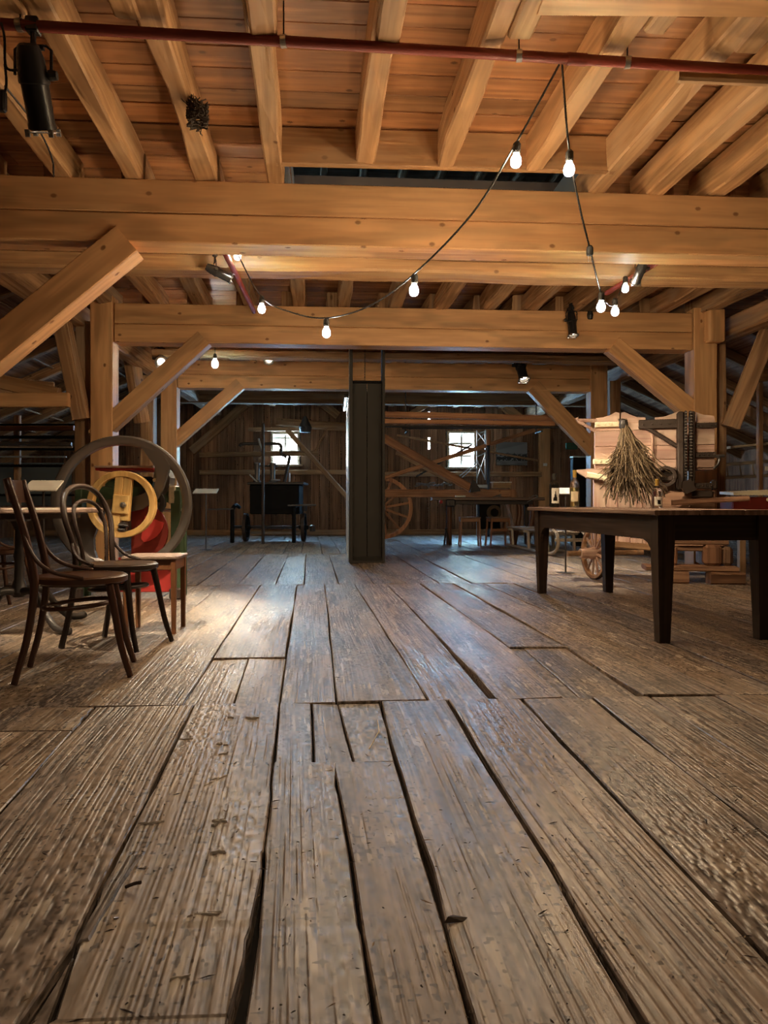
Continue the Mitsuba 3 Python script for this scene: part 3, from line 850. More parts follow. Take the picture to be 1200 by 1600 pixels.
def chair_b(pos, rz, label, bs):
    t = thing('bentwood_chair', label, 'chair')
    with frame(pos, rz):
        chair_common(t, bs)
        half = [(-.245, -.18, .004), (-.20, -.168, .2), (-.172, -.158, .42), (-.178, -.160, .55), (-.21, -.188, .70)]
        top = [(-.245, -.165, .81), (-.262, -.10, .872), (-.268, 0, .892), (-.262, .10, .872), (-.245, .165, .81)]
        bent('back_hoop', half + top + [(x, -y, z) for x, y, z in half[::-1]], .0165, bs, t, n=70)
        h2 = [(-.165, -.095, .45), (-.175, -.108, .56), (-.20, -.125, .68), (-.225, -.105, .765), (-.236, -.055, .80), (-.238, 0, .81)]
        bent('inner_hoop', h2 + [(x, -y, z) for x, y, z in h2[:-1][::-1]], .0115, bs, t, n=50)
        for s in (-1, 1):
            bent('hip_brace', [(-.185, .162 * s, .60), (-.165, .182 * s, .545), (-.11, .200 * s, .492), (-.02, .206 * s, .464)], .0095, bs, t)
    return t


chair_a((-1.183, 3.548, 0), CAMROT + 16, 'reddish-brown bentwood chair with plain crest rail, frontmost seat at the left', 'bentwood_brown')
chair_b((-1.197, 4.221, 0), CAMROT - 17, 'dark bentwood chair with a double hoop back in front of the flywheel', 'bentwood_dark')
chair_a((-2.485, 5.631, 0), 60, 'bentwood chair cut off by the left edge behind the round table', 'bentwood_brown')


def stool(pos, rz, w, d, H, label, bs, splay=.02, rail=False, name='stool'):
    t = thing(name, label, 'stool')
    with frame(pos, rz):
        add('seat', box(-w / 2, w / 2, -d / 2, d / 2, H - .022, H, .006), 'table_top_wood', t, grain=(1, 0, 0))
        a, b = w / 2 - .025, d / 2 - .025
        for sx in (-1, 1):
            for sy in (-1, 1):
                add('leg', timber((a * sx, b * sy, H - .022), ((a + splay) * sx, (b + splay) * sy, 0), .034, .034, up=(0, 1, 0), c=.004, taper=.72), bs, t)
        for sy in (-1, 1):
            add('apron', box(-a, a, b * sy - .01, b * sy + .01, H - .085, H - .022, .003), bs, t)
        for sx in (-1, 1):
            add('apron', box(a * sx - .01, a * sx + .01, -b, b, H - .085, H - .022, .003), bs, t)
        if rail:
            add('rail', box(-a, a, -b - .012, -b + .01, H * .52, H * .52 + .05, .004), bs, t)
    return t


stool((-1.111, 4.676, 0), CAMROT + 3, .335, .31, .475, 'square wooden stool with a pale worn seat beside the dark hoop-backed chair', 'stool_wood', splay=.0)

t = thing('round_table', 'round table with pale worn top and cast iron pedestal at the left edge', 'table')
with frame((-1.998, 4.826, 0), 0):
    add('tabletop', lathe([(0, .735), (.49, .735), (.50, .742), (.50, .757), (.492, .765), (0, .766)], 56), 'table_top_wood', t, grain=(1, 0, 0))
    add('apron_ring', lathe([(0, .70), (.36, .70), (.365, .735), (0, .735)], 40), 'table_wood', t, grain=(1, 0, 0))
    add('column', lathe([(0, .20), (.035, .20), (.055, .23), (.045, .27), (.03, .31), (.026, .42), (.034, .46), (.026, .50), (.024, .62), (.05, .68), (.12, .70), (0, .70)], 20), 'dark_iron', t, smooth=40)
    for k in range(4):
        a = math.radians(-34 + 90 * k)
        pts = [(.03, .235), (.12, .245), (.20, .20), (.28, .10), (.36, .035), (.44, .02), (.49, .025)]
        add('leg', tube(spline([(r * math.cos(a), r * math.sin(a), z) for r, z in pts], 22), np.r_[np.linspace(.026, .02, 12), np.linspace(.02, .024, 12)], 8), 'dark_iron', t, smooth=True)


def info_stand(pos, h, w, d, rz, label, tilt=22, rx=None):
    t = thing('info_stand', label, 'sign')
    with frame(pos, rz):
        add('pole', rod((0, 0, .004), (0, 0, h - .01), .009, 8), 'dark_iron', t)
        add('foot_plate', lathe([(0, 0), (.10, 0), (.10, .006), (0, .008)], 20), 'dark_iron', t)
        with frame((0, 0, h), 0, rx=tilt):
            add('panel', box(-w / 2, w / 2, -d / 2, d / 2, -.006, .006, .002), 'white_card', t)
            add('panel_back', box(-w / 2 + .01, w / 2 - .01, -d / 2 + .01, d / 2 - .01, -.012, -.006, .002), 'grey_panel', t)


info_stand((-2.265, 5.917, 0), .93, .26, .16, CAMROT, 'thin stand with a pale info panel behind the round table', tilt=30)
info_stand((-2.154, 12.575, 0), .99, .40, .22, CAMROT, 'thin info stand alone on the bluish floor left of the dark pump cart', tilt=20)
info_stand((2.62, 8.191, 0), .93, .17, .12, CAMROT, 'thin info stand with a cream card behind the two bottles', tilt=35)

# ================================================================ FLYWHEEL CHAFF CUTTER
fw = lambda x, y: ((x - 605) * .0010435, .80 + (625 - y) * .0010435)   # drawing units of this machine
t = thing('chaff_cutter', 'green and red machine with a huge iron flywheel and pale wooden pulley', 'farm machine')
with frame((-1.723, 6.131, 0), CAMROT):
    fwh = f'{t}__flywheel'
    with frame((0, 0, .785), 5):
        R = .556
        sec = [(R, -.030), (R - .012, -.045), (R - .05, -.045), (R - .072, -.03), (R - .075, .03), (R - .05, .045), (R - .012, .045), (R, .030), (R + .004, 0)]
        V = [(r * math.cos(a), y, r * math.sin(a)) for a in np.linspace(0, 2 * math.pi, 96, endpoint=False) for r, y in sec]
        m = len(sec)
        F = []
        for i in range(96):
            j = (i + 1) % 96
            for s in range(m):
                q = (s + 1) % m
                F += [(i * m + s, j * m + q, i * m + q), (i * m + s, j * m + s, j * m + q)]
        add('rim', (np.array(V), np.array(F)), 'iron', fwh, smooth=45)
    add('spoke', moved(plate([fw(*p) for p in [(600, 640), (470, 700), (425, 800), (388, 900), (392, 1000), (410, 1055), (330, 1062), (240, 965), (212, 860), (262, 755), (372, 640), (560, 590)]], .045), (0, .0, 0)), 'iron', fwh)
    add('spoke', moved(plate([fw(*p) for p in [(640, 600), (770, 560), (850, 520), (880, 440), (870, 350), (790, 240), (760, 190), (830, 170), (930, 250), (985, 340), (960, 420), (925, 520), (880, 600), (760, 680), (660, 700)]], .045), (0, .0, 0)), 'iron', fwh)
    for x, y in ((345, 790), (360, 855), (850, 450), (905, 355)):
        add('bolt', moved(lathe([(0, -.05), (.016, -.05), (.016, -.02), (0, -.02)], 6), (fw(x, y)[0], 0, fw(x, y)[1]), rx=90), 'steel', fwh)
    add('hub', moved(lathe([(0, -.16), (.03, -.16), (.03, -.06), (.07, -.05), (.07, .06), (.03, .07), (.022, .75), (0, .75)], 18), (0, 0, .785), rx=-90), 'dark_iron', fwh, smooth=40)
    p = f'{t}__pulley'
    with frame((.047, -.13, .785), 4):
        add('rim', ring(.266, .047, .085, 56), 'honey_wood', p, grain=(0, 1, 0), k=117)
        with frame((0, 0, 0), 0, ry=5):
            add('bar', box(-.066, -.001, -.035, .03, -.225, .235, .004), 'honey_wood', p, grain=(0, 0, 1), k=118)
            add('bar', box(.001, .066, -.03, .03, -.13, .235, .004), 'honey_wood', p, grain=(0, 0, 1), k=118)
            add('hub_block', box(-.062, .062, -.06, .035, -.075, .075, .006), 'honey_wood', p, grain=(0, 0, 1), k=119)
            add('clamp', join(box(.004, .055, -.04, .02, -.215, -.14, .006), rod((.0, -.05, -.165), (.075, -.05, -.165), .012), rod((.0, -.05, -.2), (.05, -.05, -.2), .012)), 'dark_iron', p)
        add('nut', moved(lathe([(0, 0), (.024, 0), (.024, .02), (.012, .022), (.012, .05), (0, .05)], 6), (.025, -.058, -.005), rx=90), 'steel', p)
    g = f'{t}__frame'
    for x0, x1 in ((185, 240), (950, 1028)):
        for y in (.12, .27):
            add('leg', box(fw(x0, 0)[0], fw(x1, 0)[0], y, y + .06, .0, .90 if x0 > 500 else .935, .006), 'green_paint', g)
        add('side_panel', box(fw(x0 + 12, 0)[0], fw(x1 - 12, 0)[0], .18, .27, .12, .82, .005), 'green_paint', g)
    add('rail', box(fw(185, 0)[0], fw(1028, 0)[0], .13, .17, .80, .93, .006), 'green_paint', g)
    add('rail', box(fw(185, 0)[0], fw(1028, 0)[0], .29, .33, .10, .2, .006), 'green_paint', g)
    gd = f'{t}__guard'
    disc = [(.045 + .30 * math.cos(a), .56 + .27 * math.sin(a)) for a in np.linspace(-math.pi / 2, math.pi / 2, 26)]
    add('disc', moved(plate(disc, .03), (0, .10, 0)), 'dark_red_paint', gd)
    sec = [(.13, .50)] + [(.13 + .19 * math.cos(a), .66 + .19 * math.sin(a)) for a in np.linspace(-1.45, -.15, 10)] + [(.16, .69)]
    add('bright_sector', moved(plate(sec, .012), (0, .078, 0)), 'red_paint', gd, label='bright red sector of the guard')
    add('base_panel', box(fw(520, 0)[0], fw(1000, 0)[0], .15, .18, .05, .34, .005), 'red_paint', t, label='worn red panel near the floor')
    add('foot_iron', join(box(fw(950, 0)[0], fw(1040, 0)[0], .07, .14, 0, .09, .01), box(fw(185, 0)[0], fw(250, 0)[0], .07, .14, 0, .09, .01)), 'rusty_iron', t)
    ft = f'{t}__feed_trough'
    add('floor_board', box(fw(355, 0)[0], fw(822, 0)[0], .10, .48, fw(0, 372)[1], fw(0, 350)[1], .004), 'red_paint', ft)
    add('edge_strip', box(fw(355, 0)[0], fw(822, 0)[0], .08, .10, fw(0, 352)[1], fw(0, 334)[1], .003), 'pink_paint', ft, grain=(1, 0, 0))
    add('bracket', tube([(-.12, .2, 1.08), (-.09, .2, .93)], .012, 6), 'iron', ft)
    add('mouth', moved(plate([fw(*p) for p in [(828, 330), (905, 325), (945, 430), (930, 530), (885, 590), (830, 520), (812, 420)]], .16), (0, .2, 0)), 'iron', t)
    add('gear_cover', moved(lathe([(0, -.2), (.10, -.2), (.12, -.16), (.12, .16), (.10, .2), (0, .2)], 24), (-.02, .3, .90), ry=90), 'green_paint', t, smooth=40)
    add('gear', moved(ring(.12, .04, .05, 24), (.20, .12, .80)), 'dark_iron', t)
    add('shaft', rod((-.40, .15, .735), (.46, .15, .735), .014), 'steel', t)
    add('side_box', box(fw(930, 0)[0], fw(988, 0)[0], .12, .26, fw(0, 640)[1], fw(0, 492)[1], .01), 'cream_paint', t)
    add('blade_guard', box(fw(200, 0)[0], fw(470, 0)[0], .14, .16, fw(0, 560)[1], fw(0, 495)[1], .004), 'dark_iron', t)

# ================================================================ THE LONG TABLE ON THE RIGHT
LT = math.degrees(math.atan2(-.209, 2.26)) * -1 + CAMROT
t = thing('long_table', 'long dark wooden farm table with tapered legs and a worn top, at the right', 'table')
with frame((2.149, 5.237, 0), LT):
    L, w, H = 2.36, .70, .757
    for i in range(3):
        a = -w / 2 - .05 + i * (w + .1) / 3
        add('top_board', timber((a + (w + .1) / 6, -L / 2 - .06, H - .014), (a + (w + .1) / 6, L / 2 + .06, H - .014), (w + .1) / 3 - .002, .028, c=.005, n=6, rough=.0008), 'table_top_wood', t, grain=(0, 1, 0))
    for sx in (-1, 1):
        add('apron', box((w / 2 - .03) * sx - .013, (w / 2 - .03) * sx + .013, -L / 2 + .05, L / 2 - .05, H - .175, H - .028, .004), 'table_wood', t, grain=(0, 1, 0))
        for sy in (-1, 1):
            cx, cy = (w / 2 - .05) * sx, (L / 2 - .05) * sy
            lg = []
            for z, r in ((H - .028, .05), (H - .18, .05), (0.0, .032)):
                for a, b in ((-1, -1), (1, -1), (1, 1), (-1, 1)):
                    lg.append((cx + r * a - (.018 * sx if z > 0 else 0) * 0, cy + r * b, z))
            add('leg', hull(lg), 'table_wood', t, grain=(0, 0, 1))
            y0, y1 = sorted((cy - .05 * sy, cy - .20 * sy))
            xx = (w / 2 - .03) * sx
            crv = [(cy - .045 * sy, H - .17), (cy - .19 * sy, H - .17), (cy - .12 * sy, H - .195), (cy - .075 * sy, H - .235), (cy - .045 * sy, H - .30)]
            m = plate(crv, .024)
            m = (np.stack([m[0][:, 1] + xx, m[0][:, 0], m[0][:, 2]], 1), m[1][:, ::-1])
            add('corner_bracket', m, 'table_wood', t, grain=(0, 1, 0))
    for sy in (-1, 1):
        add('apron', box(-w / 2 + .05, w / 2 - .05, (L / 2 - .04) * sy - .013, (L / 2 - .04) * sy + .013, H - .175, H - .028, .004), 'table_wood', t, grain=(1, 0, 0))


def cyl_patch(r, z0, z1, a0, a1, n=10, d=.0008):
    V, F = [], []
    for a in np.linspace(math.radians(a0), math.radians(a1), n):
        for rr in (r, r + d):
            V += [(rr * math.cos(a), rr * math.sin(a), z0), (rr * math.cos(a), rr * math.sin(a), z1)]
    for i in range(n - 1):
        o, q = i * 4, i * 4 + 4
        F += [(o + 2, q + 2, q + 3), (o + 2, q + 3, o + 3), (o, o + 1, q + 1), (o, q + 1, q), (o + 1, o + 3, q + 3), (o + 1, q + 3, q + 1), (o, q, q + 2), (o, q + 2, o + 2)]
    return np.array(V), np.array(F)


t = thing('wine_bottle', 'black wine bottle with a pale pictured label at the far end of the long table', 'bottle')
with frame((1.874, 6.167, 0.757), CAMROT):
    add('body', lathe([(0, 0), (.038, .001), (.041, .01), (.041, .185), (.036, .205), (.020, .222), (.016, .235), (.016, .285), (0, .287)], 28), 'dark_glass', t, smooth=40)
    add('capsule', lathe([(.0165, .235), (.0172, .236), (.0172, .288), (0, .29)], 20), 'black_rubber', t)
    lb = add('label', cyl_patch(.0412, .035, .165, -135, -35), 'white_card', t)
    add('picture', join(cyl_patch(.0421, .055, .085, -112, -68), cyl_patch(.0421, .085, .11, -100, -75), cyl_patch(.0421, .11, .135, -93, -83, 4)), 'soot_black', lb)
t = thing('wine_bottle', 'clear bottle of white wine with a gold capsule beside the black bottle', 'bottle')
with frame((2.021, 6.077, 0.757), CAMROT):
    pr = [(0, 0), (.037, .001), (.040, .01), (.040, .19), (.034, .215), (.019, .24), (.0145, .25), (.0145, .30), (0, .30)]
    add('glass', lathe(pr, 28), 'clear_glass', t, smooth=40)
    add('wine', lathe([(0, .006), (.034, .007), (.0365, .014), (.0365, .168), (0, .168)], 28), 'white_wine', t, smooth=40)
    add('capsule', lathe([(.0152, .252), (.0158, .253), (.0158, .302), (.017, .303), (.017, .316), (0, .317)], 20), 'bottle_gold', t)
    add('label', cyl_patch(.0405, .05, .135, -150, -60), 'cream_paint', t)
t = thing('wine_bottle', 'small clear gold-capped bottle with a white label, alone near the table middle', 'bottle')
with frame((2.342, 5.203, 0.757), CAMROT):
    add('glass', lathe([(0, 0), (.034, .001), (.037, .01), (.037, .12), (.03, .14), (.015, .155), (.013, .165), (.013, .2), (0, .2)], 28), 'clear_glass', t, smooth=40)
    add('capsule', lathe([(.0137, .163), (.0142, .164), (.0142, .203), (.0152, .204), (.0152, .212), (0, .213)], 20), 'bottle_gold', t)
    lb = add('label', cyl_patch(.0375, .02, .085, -140, -40), 'white_card', t)
    add('picture', cyl_patch(.0384, .03, .06, -105, -70), 'soot_black', lb)

# ================================================================ THE PINK MACHINE
t = thing('fruit_mill', 'faded pink farm machine with iron straps, toothed racks and a spoked wheel', 'farm machine')
PZ = 7.9
pw = lambda x, y: ((880 + x / 4.8 - 1015) * PZ / 1150, .80 + (785 - 620 - y / 4.8) * PZ / 1150)      # drawing units of this machine
with frame((3.42, 7.716, 0), CAMROT - 15):
    bx = f'{t}__hopper'
    X0, X1, XR = pw(232, 0)[0], pw(820, 0)[0], pw(1085, 0)[0]
    zt, zb = pw(0, 190)[1], pw(0, 535)[1]
    zz = [zt, pw(0, 245)[1], pw(0, 365)[1], pw(0, 470)[1], zb]
    for z1, z0 in zip(zz[:-1], zz[1:]):
        for a, b in ((X0, pw(420, 0)[0]), (pw(424, 0)[0], pw(655, 0)[0]), (pw(659, 0)[0], X1), (pw(940, 0)[0], XR)):
            add('front_board', box(a, b - .003, 0, .028, z0 + .002, z1 - .002, .003), 'pink_paint', bx, grain=(1, 0, 0))
    for x in (X0, XR - .028):
        for i in range(4):
            add('side_board', box(x, x + .028, (.03 + i * .08), (.105 + i * .08), zb, zt, .003), 'pink_paint', bx, grain=(0, 0, 1))
    add('back_board', box(X0, XR, .36, .39, zb, zt, .004), 'pink_paint', bx, grain=(1, 0, 0))
    add('floor_board', box(X0, XR, .03, .36, zb - .02, zb + .005, .004), 'pink_paint', bx, grain=(1, 0, 0))
    for pts in ([(240, 192), (240, 145), (300, 138), (350, 122), (385, 102), (412, 106), (416, 192)], [(424, 192), (426, 108), (450, 102), (490, 125), (540, 145), (600, 148), (605, 192)],
                [(668, 192), (668, 152), (730, 148), (790, 128), (830, 112), (858, 112), (860, 192)], [(958, 192), (958, 122), (1000, 140), (1080, 152), (1088, 192)]):
        add('crest_board', moved(plate([pw(*q) for q in pts], .03), (0, .035, 0)), 'pink_paint', bx, grain=(1, 0, 0))
    st = f'{t}__strap'
    for x0, x1, y0, y1, bs in ((232, 470, 180, 218, 'cream_paint'), (550, 860, 172, 240, 'rusty_iron'), (950, 1098, 205, 243, 'rusty_iron'), (216, 405, 460, 500, 'cream_paint'), (920, 1088, 422, 462, 'rusty_iron'), (925, 1070, 648, 692, 'rusty_iron')):  # left straps coloured cream as if lit, right ones dark as if shaded
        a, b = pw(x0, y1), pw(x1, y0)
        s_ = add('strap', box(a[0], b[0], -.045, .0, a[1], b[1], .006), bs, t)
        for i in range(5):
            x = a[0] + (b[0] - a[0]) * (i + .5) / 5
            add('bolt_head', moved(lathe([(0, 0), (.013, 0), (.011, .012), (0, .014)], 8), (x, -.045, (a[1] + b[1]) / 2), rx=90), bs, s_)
    for x in (425, 648):
        add('batten', box(pw(x - 8, 0)[0], pw(x + 8, 0)[0], -.03, 0, zb + .02, pw(0, 225)[1], .004), 'pink_paint', t, grain=(0, 0, 1))
    add('diagonal_iron', timber((pw(560, 0)[0], -.03, pw(0, 200)[1]), (pw(820, 0)[0], -.03, pw(0, 375)[1]), .02, .045, up=(0, 0, 1)), 'rusty_iron', t)
    for x0, x1 in ((820, 862), (905, 940)):
        add('rack_post', box(pw(x0, 0)[0], pw(x1, 0)[0], -.10, .03, pw(0, 700)[1], pw(0, 122)[1], .01), 'rusty_iron', t)
    for x in (872, 906):
        rk = f'{t}__rack' + ('' if x < 900 else '_001')
        add('bar', box(pw(x, 0)[0] - .012, pw(x, 0)[0] + .012, -.13, -.06, pw(0, 640)[1], pw(0, 120)[1], .005), 'dark_iron', rk)
        for i in range(22):
            z = pw(0, 135 + i * 22)[1]
            add('tooth', box(pw(x, 0)[0] - .015, pw(x, 0)[0] + .015, -.155, -.13, z - .011, z + .009, .004), 'iron', rk)
    add('side_arm', tube([(pw(240, 0)[0], .02, pw(0, 165)[1]), (pw(105, 0)[0], -.02, pw(0, 160)[1]), (pw(98, 0)[0], -.02, pw(0, 140)[1])], .022, 6), 'pink_paint', t)
    add('side_arm', rod((pw(105, 0)[0], -.02, pw(0, 165)[1]), (pw(238, 0)[0], .02, pw(0, 245)[1]), .018, 6), 'pink_paint', t)
    # chute and lower body
    add('chute', plate([pw(*q) for q in [(225, 533), (75, 545), (180, 612), (400, 640), (420, 560)]], .20), 'pink_paint', t, grain=(1, 0, 0))
    add('chute_strap', moved(timber((pw(172, 0)[0], 0, pw(0, 580)[1]), (pw(400, 0)[0], 0, pw(0, 625)[1]), .05, .06), (0, -.12, 0)), 'cream_paint', t)
    lb = f'{t}__lower_body'
    xs_ = np.linspace(pw(225, 0)[0], pw(760, 0)[0], 7)
    for a, b in zip(xs_[:-1], xs_[1:]):
        add('front_board', box(a, b - .004, .02, .05, .34, pw(0, 560)[1], .003), 'pink_paint', lb, grain=(0, 0, 1))
    add('side_board', box(xs_[0], xs_[0] + .03, .05, .65, .34, pw(0, 560)[1], .003), 'pink_paint', lb, grain=(0, 0, 1))
    add('side_board', box(xs_[-1] - .03, xs_[-1], .05, .65, .34, pw(0, 560)[1], .003), 'pink_paint', lb, grain=(0, 0, 1))
    add('back_board', box(xs_[0], xs_[-1], .65, .68, .34, pw(0, 560)[1], .003), 'pink_paint', lb, grain=(0, 0, 1))
    add('bottom_rail', timber((xs_[0] - .05, .0, .36), (xs_[-1] + .05, .0, .30), .06, .07), 'old_timber', lb, grain=(1, 0, 0))
    add('mechanism', join(box(pw(600, 0)[0], pw(815, 0)[0], -.06, .05, pw(0, 640)[1], pw(0, 540)[1], .02), box(pw(640, 0)[0], pw(700, 0)[0], -.12, .02, pw(0, 700)[1], pw(0, 560)[1], .02), moved(ring(.11, .035, .05, 20), (pw(735, 0)[0], -.11, pw(0, 600)[1]))), 'rusty_iron', t)
    add('gear_block', join(hull([(pw(x, 0)[0], y, pw(0, z)[1]) for x, z in ((845, 640), (900, 625), (940, 700), (870, 730), (840, 690)) for y in (-.2, -.08)]), box(pw(920, 0)[0], pw(1065, 0)[0], -.08, .1, pw(0, 760)[1], pw(0, 705)[1], .015), box(pw(1058, 0)[0], pw(1098, 0)[0], -.06, .08, pw(0, 700)[1], pw(0, 625)[1], .02)), 'rusty_iron', t)
    add('lower_frame', join(box(pw(690, 0)[0], pw(1085, 0)[0], -.04, .02, .40, pw(0, 705)[1], .01), box(pw(690, 0)[0], pw(760, 0)[0], 0, .6, .12, .7, .01), box(pw(1010, 0)[0], pw(1085, 0)[0], 0, .6, .12, .7, .01)), 'wall_board', t, grain=(1, 0, 0))
    add('lever_beam', timber((pw(770, 0)[0], -.16, pw(0, 795)[1]), (pw(1285, 0)[0], -.22, pw(0, 762)[1]), .06, .055), 'wall_board', t, grain=(1, 0, 0))
    add('hook', tube(spline([(pw(1085, 0)[0], -.05, pw(0, 455)[1]), (pw(1108, 0)[0], -.05, pw(0, 470)[1]), (pw(1100, 0)[0], -.05, pw(0, 510)[1]), (pw(1070, 0)[0], -.05, pw(0, 545)[1])], 12), .014, 6), 'dark_iron', t)
    add('hook', tube([(pw(1085, 0)[0], -.04, pw(0, 452)[1]), (pw(1145, 0)[0], -.04, pw(0, 452)[1])], .018, 6), 'dark_iron', t)
    sk = f'{t}__skid'
    add('runner', timber((pw(1180, 0)[0] - .30, -.62, .06), (pw(1180, 0)[0] + .02, -.56, .06), .16, .12, c=.02), 'wall_board', sk, grain=(1, 0, 0))
    add('runner', timber((pw(690, 0)[0], -.60, .06), (pw(690, 0)[0] + .22, -.60, .06), .18, .12, c=.02), 'wall_board', sk, grain=(1, 0, 0))
    add('plank', timber((pw(560, 0)[0], -.50, .145), (pw(1160, 0)[0], -.45, .145), .34, .045, c=.01), 'wall_board', sk, grain=(1, 0, 0))
    add('block', box(pw(770, 0)[0] - .1, pw(770, 0)[0] + .02, -.52, -.30, .168, .36, .02), 'wall_board', sk, grain=(0, 0, 1))
    add('block', box(pw(960, 0)[0], pw(960, 0)[0] + .16, -.52, -.30, .168, .38, .03), 'wall_board', sk, grain=(0, 0, 1))
    add('block', box(pw(960, 0)[0] + .165, pw(960, 0)[0] + .27, -.48, -.30, .168, .36, .03), 'wall_board', sk, grain=(0, 0, 1))
    add('crossbar', timber((pw(770, 0)[0], -.40, .40), (pw(1120, 0)[0], -.40, .40), .14, .05), 'wall_board', sk, grain=(1, 0, 0))
    add('crossbar', timber((pw(770, 0)[0], -.15, .33), (pw(1120, 0)[0], -.15, .33), .5, .05), 'wall_board', sk, grain=(1, 0, 0))


def cart_wheel(key, R, nsp, rimw, depth, bs, hub_r=.08, hub_l=.24, spoke=.022, tyre=True, rim_bs=None):
    """Wheel about local y, centred at the origin."""
    add('rim', ring(R - (.008 if tyre else 0), rimw, depth, 48), rim_bs or bs, key, grain=(0, 1, 0), k=100)
    if tyre:
        add('tyre', ring(R, .008, depth, 48), 'rusty_iron', key)
    add('hub', moved(lathe([(0, -hub_l / 2), (hub_r * .75, -hub_l / 2), (hub_r * .8, -hub_l / 4), (hub_r, -hub_l * .1), (hub_r, hub_l * .15), (hub_r * .75, hub_l / 2), (0, hub_l / 2)], 20), (0, 0, 0), rx=90), bs, key, grain=(0, 1, 0))
    for i in range(nsp):
        a = 2 * math.pi * (i + .35) / nsp
        c, s = math.cos(a), math.sin(a)
        add('spoke', timber((hub_r * .8 * c, 0, hub_r * .8 * s), ((R - rimw) * c, 0, (R - rimw) * s), spoke * 1.2, spoke, up=(0, 1, 0), c=.003, taper=.85), bs, key, grain=(c, 0, s))


with frame((2.703, 7.494, 0.272), CAMROT + 101.5):
    cart_wheel(f'{t}__wheel', .272, 12, .035, .045, 'pink_paint', hub_r=.065, hub_l=.32, spoke=.02, rim_bs='old_timber')
    add('axle', rod((0, -.55, 0), (0, .30, 0), .028, 10), 'old_timber', t)

b = thing('brushwood_broom', 'big broom of dry brown twigs hanging upside down on the pink machine', 'broom')
with frame((2.913, 7.179, 0), CAMROT):
    top = np.array([.0, .08, 1.62])
    tw = [[], []]
    for i in range(330):
        a, q = rng.uniform(0, 2 * math.pi), math.sqrt(rng.uniform(0, 1))
        L = rng.uniform(.6, 1.0)
        end = np.array([.085 + .33 * q * math.cos(a), .03 + .15 * q * math.sin(a), 1.60 - .87 * L * (1 - .12 * q)])
        pts = [top + rng.normal(0, .010, 3)]
        for f_ in (.25, .5, .72, 1.0):
            pts.append(top + (end - top) * f_ + [-.05 * q * math.cos(a) * math.sin(3.1 * f_), 0, 0] + rng.normal(0, .006 + .026 * f_, 3) * [1, .6, 1])
        pp = spline(np.array(pts), 13)
        tw[i % 2].append(tube(pp, np.linspace(.0078, .0045, len(pp)), 4))
        for f_ in (.5, .65, .8):
            s0 = pp[int(f_ * (len(pp) - 1))]
            tw[i % 2].append(tube([s0, s0 + [rng.normal(0, .035), rng.normal(0, .02), -.06], s0 + [rng.normal(0, .07), rng.normal(0, .03), -.12]], [.0055, .0045, .003], 3))
    add('twigs', join(*tw[0]), 'twig_brown', b, kind='stuff')
    add('twigs', join(*tw[1]), 'twig_dark', b, kind='stuff')
    add('binding', moved(lathe([(.02, -.05), (.04, -.04), (.045, .0), (.04, .04), (.02, .05)], 12), top + [0, 0, -.03]), 'dark_iron', b)
    add('hanger', rod(top, top + [0, .14, .03], .012, 6), 'steel', b)

# far right: a red box wagon, chest and racks in the aisle
t = thing('box_wagon', 'low dark red wagon box with a pale lid board at the right edge', 'wagon')
with frame((4.892, 7.837, 0), CAMROT):
    add('box', join(box(-.48, .8, 0, .03, .58, .86, .005), box(-.48, -.45, .03, .3, .58, .86, .005), box(-.48, .8, .3, .33, .58, .86, .005), box(-.48, .8, .03, .3, .56, .58, .004)), 'dark_red_paint', t)
    add('lid_board', hull([(-.50, -.04, .88), (.85, -.04, .88), (-.50, .3, .895), (.85, .3, .895), (-.50, -.04, .91), (.85, -.04, .91), (-.50, .3, .925), (.85, .3, .925), (.15, .1, .95)]), 'cream_paint', t)
    for x in (-.1, .12, .34):
        add('knob', moved(lathe([(0, 0), (.02, 0), (.025, .015), (.015, .03), (0, .03)], 10), (x, 0, .83), rx=90), 'cream_paint', t)
    add('front_rail', timber((-.40, -.10, .62), (.85, -.10, .64), .06, .05), 'pink_paint', t, grain=(1, 0, 0))
    for x in (-.4, .7):
        add('leg', box(x, x + .07, .02, .09, 0, .57, .006), 'old_timber', t, grain=(0, 0, 1))
    add('lower_panel', box(.0, .30, -.02, .0, .06, .40, .004), 'pink_paint', t, grain=(0, 0, 1))
    add('axle_end', hull([(-.16, -.1, .12), (-.10, -.1, .10), (-.02, -.1, .14), (-.02, -.1, .18), (-.1, -.1, .17), (-.16, .1, .12), (-.02, .1, .16), (-.1, .1, .10)]), 'cream_paint', t)
px_, py_ = (5.538, 9.246, 0)[:2]
add('aisle_post', timber((px_, py_, 0), (px_, py_, 2.45), .06, .08, up=(0, 1, 0)), 'joist_timber', label='thin pale post at the right edge behind the leaning strut', cat='post', grain=(0, 0, 1))
add('aisle_beam', timber((5.452, 9.152, 2.42), (6.808, 8.759, 2.6), .12, .14), 'joist_timber', label='pale beam on the thin post at the right edge', cat='beam', grain=(1, 0, 0))
add('paper_label', moved(box(-.035, .035, -.002, .002, -.03, .03, .0006), tuple(np.array((5.604, 9.182, 1.24)))), 'white_card', label='small white paper label on the thin pale post', cat='label')
add('leaning_board', timber((5.265, 9.566, 1.532), (6.081, 9.51, 1.618), .25, .03, up=(0, 0, 1)), 'cream_paint', label='pale board lying flat in the dark right aisle behind the old post', cat='board')
add('aisle_strut', timber((5.344, 9.961, 2.323), (5.897, 9.222, 1.743), .1, .14), 'old_timber', label='sloping dark timber in the right aisle', cat='strut', grain=(1, 0, -.3))
t = thing('ladder', 'grey ladder lying on its side in the dark right aisle', 'ladder')
